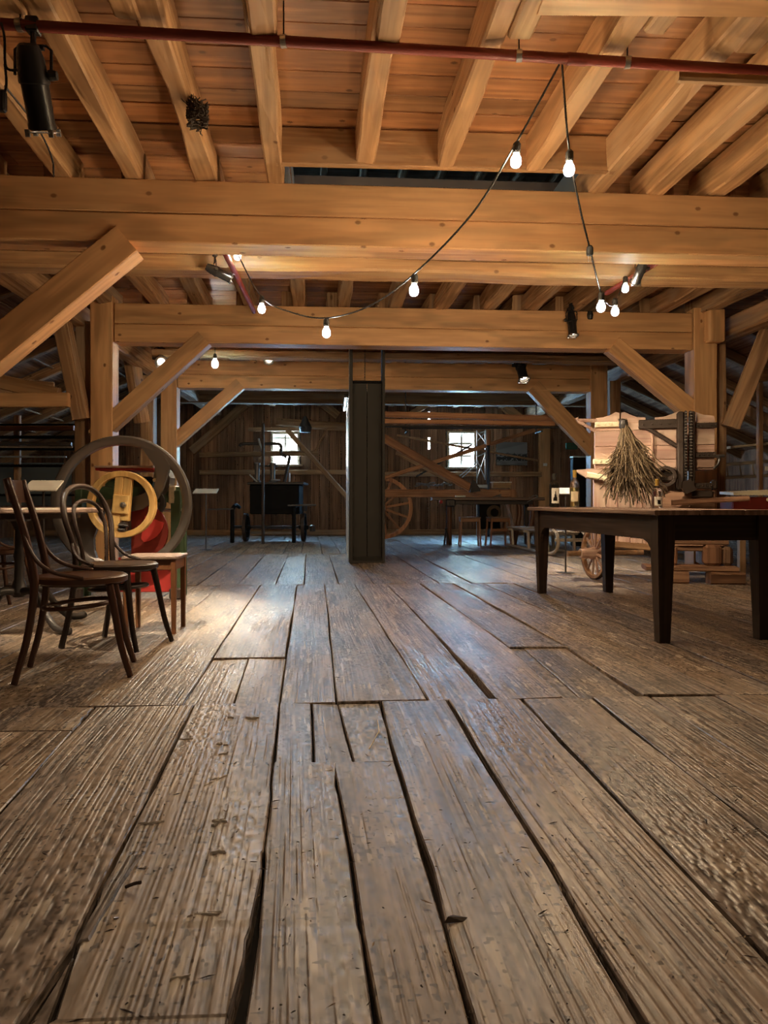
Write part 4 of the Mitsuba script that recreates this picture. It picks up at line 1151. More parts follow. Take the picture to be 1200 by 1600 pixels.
for y in (727, 744):
    add('rail', timber((5.292, 9.865, 1.314) if y == 727 else (5.292, 9.865, 1.137), (6, 9.816, 1.368) if y == 727 else (6, 9.816, 1.173), .03, .05), 'grey_wood', t, grain=(1, 0, 0))
for a_, b_ in (((5.425, 9.856, 1.314), (5.442, 9.854, 1.146)), ((5.602, 9.844, 1.332), (5.628, 9.842, 1.146)), ((5.779, 9.831, 1.341), (5.805, 9.83, 1.155))):
    add('rung', rod(a_, b_, .013, 6), 'grey_wood', t)

# left aisle: a rack of long poles
t = thing('pole_rack', 'dark rack in the left aisle that carries long poles and boards', 'rack')
for a_ in ((-4.355, 10.318, 0.67), (-5.31, 10.383, 0.67), (-3.505, 10.261, 0.67)):
    add('upright', timber((a_[0], a_[1] + .15, 0), (a_[0], a_[1] + .15, 2.0), .08, .08, up=(0, 1, 0)), 'old_timber', t, grain=(0, 0, 1))
for z in (.95, 1.35, 1.58, 1.74, 1.9):
    add('arm', timber(tuple(np.array((-5.396, 10.389, 0.67)) * [1, 1, 0] + [0, .05, z - .05]), tuple(np.array((-3.444, 10.257, 0.67)) * [1, 1, 0] + [0, .05, z - .05]), .2, .03), 'soot_black', t)
for a_, b_, r, bs, lab in (((-5.514, 10.297, 1.79), (-3.487, 10.159, 1.799), .035, 'stool_wood', 'brown pole on the rack in the left aisle, the topmost'), ((-5.514, 10.297, 1.601), (-3.521, 10.162, 1.583), .028, 'iron', 'grey pole in the middle of the rack in the left aisle'),
                           ((-5.486, 10.245, 1.545), (-3.495, 10.11, 1.537), .012, 'grey_wood', 'thin grey rod just below the grey pole in the left aisle'), ((-5.486, 10.245, 1.417), (-3.572, 10.115, 1.408), .012, 'tin_grey', 'thin bright rod, the lowest on the rack in the left aisle')):
    add('long_pole', rod(a_, b_, r, 8), bs, label=lab, cat='pole')
add('blue_board', hull([tuple(np.array((-5.251, 10.78, 1.361))), tuple(np.array((-3.699, 10.675, 1.361))), tuple(np.array((-5.15, 10.573, 0.756))), tuple(np.array((-3.628, 10.47, 0.756))), tuple(np.array((-5.276, 10.832, 1.363))), tuple(np.array((-3.717, 10.726, 1.363))), tuple(np.array((-3.646, 10.521, 0.755))), tuple(np.array((-5.176, 10.625, 0.755)))]), 'dull_blue', label='dull blue panel leaning in the left aisle behind the round table', cat='board')

# ================================================================ THE GREY DISPLAY COLUMN
t = thing('display_column', 'tall dark grey column with a slotted recessed panel, standing free in the middle of the floor', 'column')
with frame((.2, 9.69, 0), 0):
    HW = 3.10
    add('side_panel', box(0, .045, 0, .28, 0, HW, .004), 'grey_panel', t)
    add('side_panel', box(0, .045, .283, 2.3, 0, 2.30, .004), 'grey_panel', t)
    add('side_panel', box(.435, .47, 0, .28, 0, HW, .004), 'grey_panel', t)
    add('side_panel', box(.435, .47, .283, 2.3, 0, 2.30, .004), 'grey_panel', t)
    add('side_cladding', box(-.006, 0, .35, 2.3, 0, 2.25, .002), 'pane_white', t, label='pale cladding of the left outer face')
    add('recess_panel', box(.047, .236, .13, .155, .06, 2.39, .003), 'grey_panel', t)
    add('recess_panel', box(.241, .433, .13, .155, .06, 2.39, .003), 'grey_panel', t)
    add('recess_backing', box(.05, .43, .35, .37, .0, 2.30, .003), 'soot_black', t)
    add('top_rail', box(.045, .435, .10, .17, 2.39, 2.42, .004), 'soot_black', t)
    add('base_lip', hull([(.045, .0, 0), (.435, .0, 0), (.435, .13, 0), (.045, .13, 0), (.045, .0, .03), (.435, .0, .03), (.435, .13, .075), (.045, .13, .075)]), 'grey_panel', t)
    add('hanger_rod', rod((.21, .14, 2.42), (.21, .14, 3.1), .006, 6), 'dark_iron', t)
    ls = f'{t}__light_strip'
    add('housing', box(-.06, 0, .6, 2.2, 2.27, 2.31, .004), 'grey_panel', ls)
    add('tube', box(-.05, -.025, .65, 2.15, 2.264, 2.27, .002), 'lamp_white', ls, emitter={'type': 'area', 'radiance': rgb(*(LED * 170))})

# ================================================================ BACK LEFT: the pump cart
t = thing('pump_cart', 'black hand-drawn pump cart with pipes and levers on top, silhouetted under the left window', 'cart')
with frame((-1.187, 15.015, 0), CAMROT):
    add('body', join(box(-.52, .48, 0, .8, .56, 1.16, .02), box(-.40, .36, -.012, .01, .66, 1.06, .004)), 'soot_black', t)
    add('top_slab', box(-.56, .58, -.06, .86, 1.16, 1.21, .01), 'dark_iron', t)
    add('axle', rod((-.95, .4, .29), (.50, .4, .29), .03, 8), 'dark_iron', t)
    for x in (-.62, .56):
        with frame((x, .15, .29), 90):
            cart_wheel(f'{t}__wheel' + ('' if x < 0 else '_001'), .29, 8, .045, .07, 'soot_black', hub_r=.05, hub_l=.2)
    for x in (-.80, .39 + .03):
        bent('front_arm', [(x, -.35, .0), (x, -.33, .45), (x, -.30, .66), (x + .02, -.1, .74), (x + .03, .2, .70)], .04, 'soot_black', t, n=18)
    add('draw_bar', rod((.30, -.35, .74), (.86, -.35, .75), .018, 8), 'iron', t)
    add('draw_bar', rod((-1.3, -.30, .66), (-.78, -.33, .67), .018, 8), 'iron', t)
    add('sill_board', box(-.55, .5, .3, .34, .14, .20, .005), 'iron', t)
    for x in (-.41, -.09):
        add('cylinder', moved(lathe([(0, 0), (.075, 0), (.075, .03), (.05, .05), (.05, .34), (.065, .36), (.065, .40), (0, .41)], 16), (x, .25, 1.21)), 'iron', t, smooth=40)
    bent('pipe', [(-.76, .2, 1.95), (-.70, .2, 2.0), (-.3, .2, 2.0), (.02, .2, 2.0), (.09, .2, 1.94), (.09, .2, 1.80), (.2, .2, 1.74)], .03, 'dark_iron', t, n=30)
    add('lever', rod((-.36, .1, 2.10), (-.26, .1, 1.75), .022, 8), 'steel', t)
    add('lever', rod((.16, .2, 1.22), (.27, .2, 1.75), .03, 8), 'dark_iron', t)
    add('handle', join(rod((-.52, 0, 1.36), (-.38, 0, 1.22), .016), rod((.28, 0, 1.21), (.28, 0, 1.40), .022), rod((-.09, 0, 1.25), (.10, 0, 1.25), .018)), 'steel', t)
    add('cross_rod', rod((-.45, .3, 1.55), (.0, .3, 1.55), .015), 'dark_iron', t)
    add('lamp_case', join(moved(lathe([(0, 0), (.05, 0), (.05, .1), (.02, .14), (0, .14)], 12), (.58, .1, .62)), moved(lathe([(0, 0), (.06, 0), (.06, .12), (0, .14)], 12), (.72, .3, .2))), 'dark_iron', t)
add('standing_pole', rod((-1.363, 14.279, 0), (-1.377, 14.426, 2.329), .028, 8), 'rusty_iron', label='thin upright dark pole in front of the pump cart', cat='pole')
add('diagonal_pole', timber((-1.051, 16.709, 2.431), (0.365, 16.212, 0.828), .08, .10), 'old_timber', label='slanting timber crossing the left window down to the grey column', cat='timber', grain=(1, 0, -1))
add('cross_board', timber((-2.085, 18.12, 2.578), (-0.782, 18.12, 2.587), .14, .10), 'old_timber', label='short cross board over the left window', cat='board', grain=(1, 0, 0))
t = thing('hanging_yoke', 'dark carved yoke hanging on the back wall, right of the left window', 'yoke')
add('beam', timber((-1.403, 18.1, 2.753), (0.361, 18.1, 2.64), .16, .2, c=.03), 'old_timber', t, grain=(1, 0, 0))
add('arm', timber((-0.469, 18.1, 2.038), (-0.219, 18.1, 2.51), .05, .05), 'old_timber', t)
add('pot', moved(lathe([(0, -.2), (.13, -.18), (.16, -.05), (.09, .08), (.04, .2), (0, .22)], 16), (-0.695, 17.9, 2.674)), 'dark_iron', t, smooth=40)

# ================================================================ BACK RIGHT: wheel, beams, bench, stools, sled
t = thing('wheeled_hay_cart', 'wooden cart with one large spoked wheel half hidden by the grey column', 'cart')
with frame((1.021, 15.867, 0.68), CAMROT):
    cart_wheel(f'{t}__wheel', .68, 12, .085, .07, 'red_wood', hub_r=.10, hub_l=.3, spoke=.045, tyre=False)
add('cart_beam', timber((0.722, 15.687, 0.991), (3.787, 15.479, 0.991), .16, .17, c=.02), 'red_wood', t, grain=(1, 0, 0))
add('beam_end', moved(lathe([(0, -.08), (.085, -.08), (.085, .08), (0, .08)], 20), (3.787, 15.479, 0.991), rx=90), 'red_wood', t, grain=(0, 1, 0))
add('cart_leg', timber((4.277, 17.108, 0), (3.65, 15.488, 0.923), .07, .07), 'red_wood', t, grain=(0, 0, 1))
add('sweep_beam', timber((0.831, 15.179, 2.241), (2.928, 15.036, 1.025), .12, .17, c=.02), 'red_wood', label='heavy slanting beam from the grey column down to the bench', cat='beam', grain=(1, 0, -.6))
add('sweep_foot', hull([tuple(np.array((2.83, 14.943, 1.128)) + q) for q in ((-.06, -.1, -.12), (.16, -.1, -.1), (.05, -.1, .1), (-.02, -.1, .14), (-.06, .1, -.12), (.16, .1, -.1), (.05, .1, .1))]), 'dark_iron', label='iron shoe at the lower end of the heavy slanting beam', cat='iron shoe')
add('slanting_pole', timber((0.847, 15.478, 1.245), (4.384, 15.238, 2.377), .07, .085), 'red_wood', label='long orange pole rising to the right across the right window', cat='pole', grain=(1, 0, .4))
add('slanting_pole', timber((1.352, 15.845, 1.892), (2.49, 15.467, 1.248), .07, .12), 'old_timber', label='short slanting board beneath the heavy slanting beam', cat='board', grain=(1, 0, -.5))
add('slanting_pole', rod((1.394, 16.343, 2.297), (4.553, 16.129, 1.727), .024, 8), 'old_timber', label='thin grey pole falling to the right in front of the right window and photo panel', cat='pole')
add('slanting_pole', rod((1.777, 15.916, 1.357), (2.984, 15.834, 2.052), .018, 8), 'dark_iron', label='thin dark rod rising across the lower half of the right window', cat='rod')
add('iron_post', rod((3.629, 17.152, 0), (3.136, 14.822, 1.961), .034, 10), 'dark_iron', label='dark iron post right of the right window', cat='post')
add('post_cap', box(*sorted(((3.091, 14.825, 1.961)[0], (3.182, 14.819, 1.961)[0])), (3.136, 14.822, 1.961)[1] - .05, (3.136, 14.822, 1.961)[1] + .05, (3.136, 14.822, 1.961)[2], (3.136, 14.822, 2.274)[2], .01), 'red_wood', label='orange wooden head on the dark iron post', cat='wooden head', grain=(0, 0, 1))
t = thing('lattice_mast', 'pale grey iron lattice mast beside the right window', 'mast')
for a_, b_ in (((3.328, 17.014, 0.007), (3.328, 17.014, 2.49)), ((3.522, 17.001, 1.323), (3.522, 17.001, 2.49)), ((3.328, 17.014, 2.4), (3.522, 17.001, 2.46)), ((3.328, 17.014, 2.46), (3.522, 17.001, 2.221)), ((3.328, 17.014, 2.221), (3.522, 17.001, 2.43)), ((3.328, 17.014, 1.862), (3.522, 17.001, 1.952)),
               ((3.328, 17.014, 1.802), (3.522, 17.001, 1.353)), ((3.328, 17.014, 1.353), (3.522, 17.001, 1.892)), ((2.925, 17.041, 1.413), (3.328, 17.014, 1.742)), ((2.984, 17.037, 1.383), (3.328, 17.014, 1.682))):
    add('bar', rod(a_, b_, .014, 6), 'tin_grey', t)
for a_, b_, h, lab in (((0.664, 13.185, 2.384), (3.962, 12.962, 2.304), .10, 'upper long orange board hung under the rear beam'), ((0.659, 13.085, 2.247), (3.91, 12.865, 2.201), .085, 'lower long orange board hung under the rear beam')):
    add('long_board', timber(a_, b_, .10, h, c=.012, n=8, rough=.003), 'red_wood', label=lab, cat='board', grain=(1, 0, 0))
for a_, b_, lab in (((0.711, 12.982, 2.145), (3.993, 12.759, 2.123), 'dark rod just below the long orange boards'), ((1.214, 13.148, 2.131), (3.848, 12.969, 2.143), 'second dark rod below the long orange boards')):
    add('long_rod', rod(a_, b_, .02, 8), 'dark_iron', label=lab, cat='rod')
for x in (634, 838):
    a_ = (1.292, 13.243, 2.303) if x == 634 else (3.646, 13.083, 2.303)
    t = thing('hanger', f'thin iron hanger holding the long boards at their {"left" if x == 634 else "right"} end', 'hanger')
    add('rod', rod((a_[0], a_[1] + .02, 2.06), (a_[0], a_[1] + .02, 3.41), .012, 6), 'dark_iron', t)
    add('hook', box(a_[0] - .02, a_[0] + .02, a_[1] - .36, a_[1] + .04, 2.04, 2.065, .005), 'dark_iron', t)

t = thing('work_bench', 'low dark work bench along the back wall under the right window', 'work bench')
with frame((2.893, 13.836, 0), CAMROT):
    add('top', timber((-1.05, 0, .865), (1.05, 0, .865), .55, .06), 'table_top_wood', t, grain=(1, 0, 0))
    add('apron', box(-.75, .85, -.2, -.16, .76, .835, .005), 'table_wood', t, grain=(1, 0, 0))
    for x in (-.72, .55, .8):
        bent('leg', [(x + .02, -.15, .83), (x + .05, -.15, .6), (x, -.15, .3), (x - .05, -.15, 0)] if x > .5 else [(x, -.15, .83), (x, -.15, 0)], .045, 'stool_wood', t, n=10)
    add('leg', box(-.75, -.67, .12, .2, 0, .835, .006), 'table_wood', t, grain=(0, 0, 1))
    add('leg', box(.75, .83, .12, .2, 0, .835, .006), 'table_wood', t, grain=(0, 0, 1))
    add('chest', box(-.15, .25, -.1, .2, .30, .78, .01), 'soot_black', t)
    add('vise', join(box(-.80, -.62, -.33, -.27, .72, .86, .02), rod((-.72, -.42, .78), (-.72, -.27, .78), .02)), 'dark_iron', t)
add('red_ball', moved(lathe([(0, -.035), (.025, -.025), (.035, 0), (.025, .025), (0, .035)], 12), (1.963, 13.448, 0.812)), 'red_paint', label='small red knob hanging at the left end of the work bench', cat='knob')
add('tool', box(*sorted(((2.299, 13.826, 0.909)[0], (2.493, 13.813, 0.909)[0])), (2.299, 13.826, 0.909)[1], (2.299, 13.826, 0.909)[1] + .1, .895, .93, .01), 'white_card', label='small white block lying on the work bench', cat='block')
add('tongs', join(rod((2.991, 13.729, 0.897), (3.147, 13.718, 0.945), .012), rod((3.063, 13.724, 0.933), (3.16, 13.718, 0.897), .012)), 'iron', label='small iron tongs lying on the work bench', cat='tongs')
add('wire_loop', tube(spline([(3.578, 13.489, 0.8), (3.685, 13.482, 0.86), ((3.78, 13.475, 0.907)), (3.732, 13.478, 0.931), (3.613, 13.486, 0.883)], 20), .008, 6), 'steel', label='bent wire loop at the right end of the work bench', cat='wire')
add('rope_coil', join(*[moved(ring(.14 - .02 * i, .022, .03, 20), tuple(np.array((2.976, 13.55, 0.609)) + [.01 * i, .03 * i, 0])) for i in range(3)]), 'twig_dark', label='coil of rope hanging under the work bench', cat='rope')
t = thing('tin_box', 'flat grey tin box on the cart beam behind the bench', 'box')
add('body', moved(box(-.11, .11, -.08, .08, 0, .07, .01), tuple(np.array((3.146, 15.523, 1.087)) + [0, 0, .02])), 'tin_grey', t)
t = thing('wooden_box', 'wooden box with a pale lid on the cart beam behind the bench', 'box')
q = np.array((3.555, 15.495, 1.087)) + [0, 0, .02]
add('body', moved(box(-.19, .2, -.09, .09, 0, .11, .008), tuple(q)), 'joist_timber', t, grain=(1, 0, 0))
add('lid', moved(box(-.22, .21, -.1, .1, .11, .13, .005), tuple(q)), 'white_card', t)
t = thing('chain', 'heap of dark chain on the cart beam left of the right window', 'chain')
c0 = np.array((1.738, 15.568, 1.086))
for i in range(34):
    q = i / 33
    pos = c0 + [q * .75, rng.normal(0, .04), .03 + .05 * abs(math.sin(q * 9)) + rng.uniform(0, .06)]
    add('link', moved(tube([(.04 * math.cos(a), .022 * math.sin(a), 0) for a in np.linspace(0, 2 * math.pi, 10, endpoint=False)], .010, 5, closed=True), tuple(pos), rng.uniform(0, 90), rng.uniform(-70, 70)), 'iron', t)

stool((2.457, 13.244, 0), CAMROT, .37, .33, .535, 'wooden stool before the bench, left one of the pair', 'light_stool_wood')
stool((2.976, 13.209, 0), CAMROT + 8, .37, .33, .535, 'wooden stool with a front rail before the bench, right one of the pair', 'light_stool_wood', rail=True, splay=.03)
add('boot_jack',
    moved(join(tube(spline([(-.045, -.03, .0), (-.02, 0, .16), (0, 0, .28)], 10), .018, 6), tube(spline([(.07, .02, .0), (.03, .01, .16), (0, 0, .28)], 10), .018, 6), moved(lathe([(0, -.03), (.025, -.02), (.03, .01), (0, .04)], 10), (0, 0, .30))), (2.068, 13.491, 0.012)), 'dark_iron', label='small two-legged iron stand on the floor left of the stools', cat='iron stand')

t = thing('sled', 'long pale wooden sled with curved runners standing on the floor behind the long table', 'sled')
with frame((3.413, 11.896, 0), CAMROT - 84):
    for i in range(4):
        add('slat', box(-1.25, 1.05, -.24 + i * .125, -.135 + i * .125, .34, .365, .004), 'grey_wood', t, grain=(1, 0, 0))
    for s in (-1, 1):
        y = .21 * s
        add('runner', tube(spline([(-1.35, y, .03), (-.6, y, .025), (.7, y, .025), (1.15, y, .05), (1.36, y, .16), (1.34, y, .32), (1.15, y, .40)], 34), .028, 6), 'grey_wood', t, smooth=True)
        for x in (-1.05, -.1, .85):
            add('post', timber((x, y, .34), (x + .05, y, .03), .06, .04, up=(0, 1, 0), c=.005), 'grey_wood', t, grain=(0, 0, 1))
    for x in (-1.05, -.1, .85):
        add('cross_bar', box(x - .03, x + .03, -.28, .28, .30, .34, .006), 'grey_wood', t, grain=(0, 1, 0))
    add('front_bar', rod((1.35, -.25, .25), (1.35, .25, .25), .024, 8), 'grey_wood', t)


def photo(p, n, uv):
    """Black and white winter photograph: grey sky, a hill, a dark crowd on trodden snow. Flat print."""
    x, y = uv.x, uv.y
    c = 0.20 + 0.05 * n2(x * 3, y * 5, 1) - 0.05 * smoothstep(0.0, 0.06, y - 0.62 - 0.3 * x)
    crowd = smoothstep(0.15, 0.2, y) * smoothstep(0.50 + 0.08 * n2(x * 14, 0 * y, 4), 0.42 + 0.08 * n2(x * 14, 0 * y, 4), y)
    c = dr.lerp(c, 0.03 + 0.22 * smoothstep(0.62, 0.8, n2(x * 22, y * 18, 2)), crowd)
    return dr.select(y < 0.2, 0.10 + 0.15 * n2(x * 4, y * 30, 3), c) * mi.Color3f(1, 1, 1.03)


scene['photo_print'] = {'type': 'twosided', 'b': {'type': 'diffuse', 'reflectance': proc(photo)}}
t = thing('photo_panel', 'black and white crowd photograph on the back wall beside the right window', 'photograph')
a_, b_ = (4.04, 18.1, 1.725), (4.817, 18.1, 2.303)
V = np.array([(a_[0], 18.115, a_[2]), (b_[0], 18.115, a_[2]), (b_[0], 18.115, b_[2]), (a_[0], 18.115, b_[2])])
add('backing', box(a_[0], b_[0], 18.12, 18.205, a_[2], b_[2], .002), 'grey_board', t)
key = f'{t}__print'
scene[key] = mikit.ply((V, np.array([[0, 1, 2], [0, 2, 3]])), 'photo_print', uv=np.array([[0, 0], [1, 0], [1, 1], [0, 1.0]]))
t = thing('exit_sign', 'small dark green sign box on the back wall, left of the pink machine', 'sign')
q = np.array((5.665, 17.256, 2.162))
add('case', moved(box(-.13, .15, 0, .06, -.09, .06, .008), tuple(q)), 'exit_green', t)
add('line', moved(box(-.10, .10, -.004, .0, .0, .025, .001), tuple(q)), 'green_paint', t)
add('line', moved(box(-.10, .13, -.004, .0, -.055, -.035, .001), tuple(q)), 'green_paint', t)
add('notice', moved(box(-.05, .05, -.003, .003, -.035, .035, .001), tuple(np.array((5.259, 18.055, 1.742)))), 'white_card', label='small white paper notice on the orange wall post', cat='notice')
t = thing('dark_case', 'dark cabinet with a pale top edge by the back wall, left of the pink machine', 'cabinet')
q = np.array((4.521, 13.224, 1.152))
add('body', box(q[0] - .15, q[0] + .17, q[1], q[1] + .16, 0, 1.62, .01), 'soot_black', t)
add('top_edge', box(q[0] - .16, q[0] + .18, q[1] - .02, q[1] + .17, 1.62, 1.65, .005), 'tin_grey', t)

# ================================================================ PIPES, LAMPS AND CABLES
t = thing('conduit_pipe', 'dark red pipe hung under the joists across the top of the picture', 'pipe')
P0, P1 = np.array((-1.757, 3.607, 3.073)), np.array((2.516, 3.768, 3.09))
add('pipe', rod(P0, P1, .026, 14), 'red_pipe', t, smooth=40)
for f_ in (.691, ):
    add('sleeve', rod(P0 + (P1 - P0) * f_, P0 + (P1 - P0) * (f_ + .024), .0305, 14), 'red_pipe', t, smooth=40)
for f_ in (.062, .353, .632, .767):
    c = P0 + (P1 - P0) * f_
    h_ = numbered(f'{t}__hanger')
    labels[h_] = {'label': 'steel clip holding the red pipe'}
    add('clip', moved(lathe([(.027, -.014), (.0305, -.014), (.0305, .014), (.027, .014)], 18), tuple(c), rz=-9, ry=90), 'steel', h_)
    add('rod', rod(c + [0, 0, .028], c + [0, 0, .20], .004, 6), 'dark_iron', h_)
for a_, b_, lab in (((-0.86, 5.832, 2.773), (-0.82, 7.633, 2.759), 'thin red pipe running into the depth on the left, between front and middle beam'),
                    ((2.651, 5.734, 2.765), (2.558, 6.762, 2.768), 'red pipe running into the depth on the right, between front and middle beam')):
    t = thing('conduit_pipe', lab, 'pipe')
    a_, b_ = np.array(a_), np.array(b_)
    add('pipe', rod(a_, b_, .024, 12), 'red_pipe', t, smooth=40)
    for q in (.15, .8):
        c = a_ + (b_ - a_) * q
        add('hanger', rod(c + [0, 0, .02], c + [0, 0, 3.16 - c[2]], .005, 6), 'steel', t)


def spot_can(pos, rz, tilt, s, label, lit=None, cone=26, hang=.12):
    """Stage spot: ribbed back, barrel, yoke; the lens end points along local -z before tilting."""
    t = thing('stage_spot', label, 'spotlight')
    with frame(pos, rz, s=s):
        add('clamp', join(rod((0, 0, hang), (0, 0, .03), .014, 8), box(-.03, .03, -.03, .03, hang - .02, hang + .05, .006), rod((-.05, 0, .03), (.05, 0, .03), .012, 8)), 'black_metal', t)
        add('yoke', tube([(-.085, 0, -.10), (-.085, 0, .02), (-.06, 0, .04), (.06, 0, .04), (.085, 0, .02), (.085, 0, -.10)], .007, 6), 'black_metal', t)
        with frame((0, 0, -.10), 0, rx=tilt):
            add('barrel', lathe([(0, .13), (.035, .13), (.048, .12), (.062, .07), (.070, -.01), (.072, -.02), (.072, -.035), (.064, -.04), (.062, -.20), (.066, -.21), (.066, -.235), (.058, -.235), (.056, -.10), (0, -.09)], 28), 'black_metal', t, smooth=35)
            add('knob', moved(lathe([(0, 0), (.022, 0), (.025, .01), (.02, .04), (0, .04)], 10), (.072, 0, -.0), ry=90), 'black_rubber', t)
            fr = f'{t}__filter_frame'
            add('ring', join(moved(ring(.082, .018, .005, 24), (0, 0, -.245), rx=90), *[moved(box(-.012, .012, -.006, .006, -.03, .004, .002), (.078 * math.cos(a), .078 * math.sin(a), -.235)) for a in (.8, 2.4, 3.9, 5.5)]), 'steel', fr)
            if lit:
                m = FR[-1]
                add('lens', moved(lathe([(0, -.001), (.05, 0), (.05, .004), (0, .006)], 20), (0, 0, -.20)), 'lamp_white', t, emitter={'type': 'area', 'radiance': rgb(*(SPOT * 12)), 'sampling_weight': .3})
                o = m[:3, :3] @ np.array([0, 0, -.26]) + m[:3, 3]
                d = o + m[:3, :3] @ np.array([0, 0, -1.0]) / s
                scene[f'{t}_beam'] = {'type': 'spot', 'to_world': T().look_at(origin=o.tolist(), target=d.tolist(), up=[0.1, .9, .3]), 'intensity': rgb(*(SPOT * lit)), 'cutoff_angle': float(cone), 'beam_width': float(cone * .55)}
    return t


def aim(pos, target):
    """(rz, tilt) that turn a spot at pos towards target."""
    d = np.subtract(target, pos)
    return math.degrees(math.atan2(d[1], d[0])) - 90, math.degrees(math.atan2(math.hypot(d[0], d[1]), -d[2]))


def aimed(pos, target, s, label, lit=None, cone=26, hang=.12):
    rz, tilt = aim(pos, target)
    return spot_can(pos, rz, tilt, s, label, lit, cone, hang)


aimed((-1.435, 3.625, 2.943), (-1.408, 5.107, 0.2), 1.0, 'large black stage spot clamped to the red pipe at the top left', lit=60, cone=24, hang=.12)
aimed((2.858, 8.707, 3.078), (2.929, 8.02, 0.1), .82, 'lit black stage spot on the middle beam, right of its middle', lit=55, cone=30, hang=.10)
add('bracket', box(*((2.858, 8.707, 3.078)[0] + d for d in (-.02, .02)), 8.66, 8.835, (2.858, 8.707, 3.093)[2] + .02, (2.858, 8.707, 3.093)[2] + .08, .005), 'black_metal', 'stage_spot_001')
aimed((3.004, 11.724, 3.128), (3.284, 10.001, 0.1), 1.2, 'black stage spot hanging before the rear double beam on the right', lit=38, cone=24, hang=.16)
aimed((-1.022, 11.997, 3.252), (-1.408, 5.107, 0.25), 1.0, 'black stage spot hanging before the rear double beam on the left', lit=100, cone=8.5, hang=.16)
aimed((-0.996, 6.252, 2.801), (2.872, 7.623, 1.25), .6, 'small stage spot on the old beam beside the left red pipe', lit=130, cone=10, hang=.12)
aimed((2.54, 5.942, 2.8), (2.559, 9.649, 0.3), .6, 'small dark stage spot on the old beam beside the right red pipe', hang=.12)
aimed((-2.483, 10.793, 2.985), (-0.999, 4.478, 0.1), 1.1, 'lit stage spot aimed at the viewer, behind the left brace of the middle beam', lit=15, cone=16, hang=.3)
add('cable_box', moved(lathe([(0, -.05), (.03, -.045), (.04, 0), (.03, .05), (0, .06)], 12), (3.13, 8.828, 3.09)), 'black_rubber', label='small black cable box on the middle beam beside the lit spot', cat='cable box')
add('lamp_cable', join(tube(spline([(-1.494, 3.609, 2.854), (-1.555, 3.613, 2.87), (-1.541, 3.562, 2.975), (-1.556, 3.563, 3.047)], 20), .006, 6), tube(spline([(-1.561, 3.614, 2.885), (-1.555, 3.613, 2.778), (-1.579, 3.615, 2.717), (-1.603, 3.617, 2.641)], 16), .006, 6), moved(box(-.02, .02, -.02, .02, -.05, .05, .008), (-1.576, 3.615, 2.708))), 'black_rubber', label='black power cable with a plug beside the large spot at the top left', cat='cable')
add('joist_cable', tube(spline([(-1.65, 3.82, 2.891), (-1.673, 4.123, 2.922), (-1.721, 4.477, 2.967), (-1.794, 4.832, 2.987), (-1.9, 5.14, 3.013)], 24), .006, 6), 'black_rubber', label='black cable clipped along the joist at the upper left', cat='cable')


def festoon(label, pts, bulbs, cat='string light'):
    t = thing('festoon_light', label, cat)
    path = spline(pts, 60)
    add('cable', tube(path, .0055, 6), 'festoon_cable', t, smooth=True)
    for i, (p, lit, dx) in enumerate(bulbs):
        p = np.asarray(p, float)
        lp = f'{t}__lamp' + ('' if i == 0 else f'_{i:03d}')
        with frame(tuple(p), 0, ry=dx):
            add('socket', lathe([(0, .0), (.012, .0), (.02, -.012), (.021, -.05), (.018, -.06), (0, -.06)], 16), 'black_rubber', lp)
            gl = lathe([(0.013, -.058), (.016, -.066), (.027, -.085), (.0305, -.102), (.029, -.118), (.021, -.131), (.010, -.137), (0, -.138)], 18)
            if lit:
                add('bulb', gl, 'lamp_white', lp, smooth=True, emitter={'type': 'area', 'radiance': rgb(*(BULB * lit))})
            else:
                add('bulb', gl, 'bulb_glass', lp, smooth=True)
                add('filament', tube([(-.008, 0, -.06), (-.01, 0, -.10), (.0, 0, -.09), (.01, 0, -.10), (.008, 0, -.06)], .0012, 5), 'steel', lp)
    return t


plain('festoon_cable', (.03, .03, .03), .35)
festoon('string of glowing bulbs sagging from the red pipe to the left side', [(1.157, 3.72, 3.054), (0.958, 3.844, 2.696), (0.774, 4.107, 2.424), (0.468, 4.438, 2.169), (0.221, 4.796, 2.077), (-0.053, 5.105, 2.075), (-0.314, 5.434, 2.195), (-0.562, 5.731, 2.39), (-0.795, 6.018, 2.839)],
        [((0.968, 3.843, 2.709), .85, 4), ((0.488, 4.437, 2.185), 1.35, 3), ((-0.053, 5.105, 2.075), 1.35, 0), ((-0.557, 5.731, 2.395), 1.35, 0), ((-0.779, 6.017, 2.895), 1.35, 0)])
festoon('string of bulbs from the red pipe to the right side, one bulb unlit', [(1.171, 3.719, 3.054), (1.232, 3.795, 2.661), (1.379, 4.066, 2.478), (1.544, 4.366, 2.347), (1.783, 4.83, 2.218), (1.959, 5.179, 2.233), (2.129, 5.458, 2.312), (2.467, 6.097, 2.718)],
        [((1.236, 3.795, 2.651), .85, 2), ((1.546, 4.365, 2.355), 0, 0), ((1.791, 4.83, 2.213), 1.35, 2), ((2.129, 5.458, 2.351), 1.35, 0), ((2.447, 6.048, 2.703), 1.35, 0)])
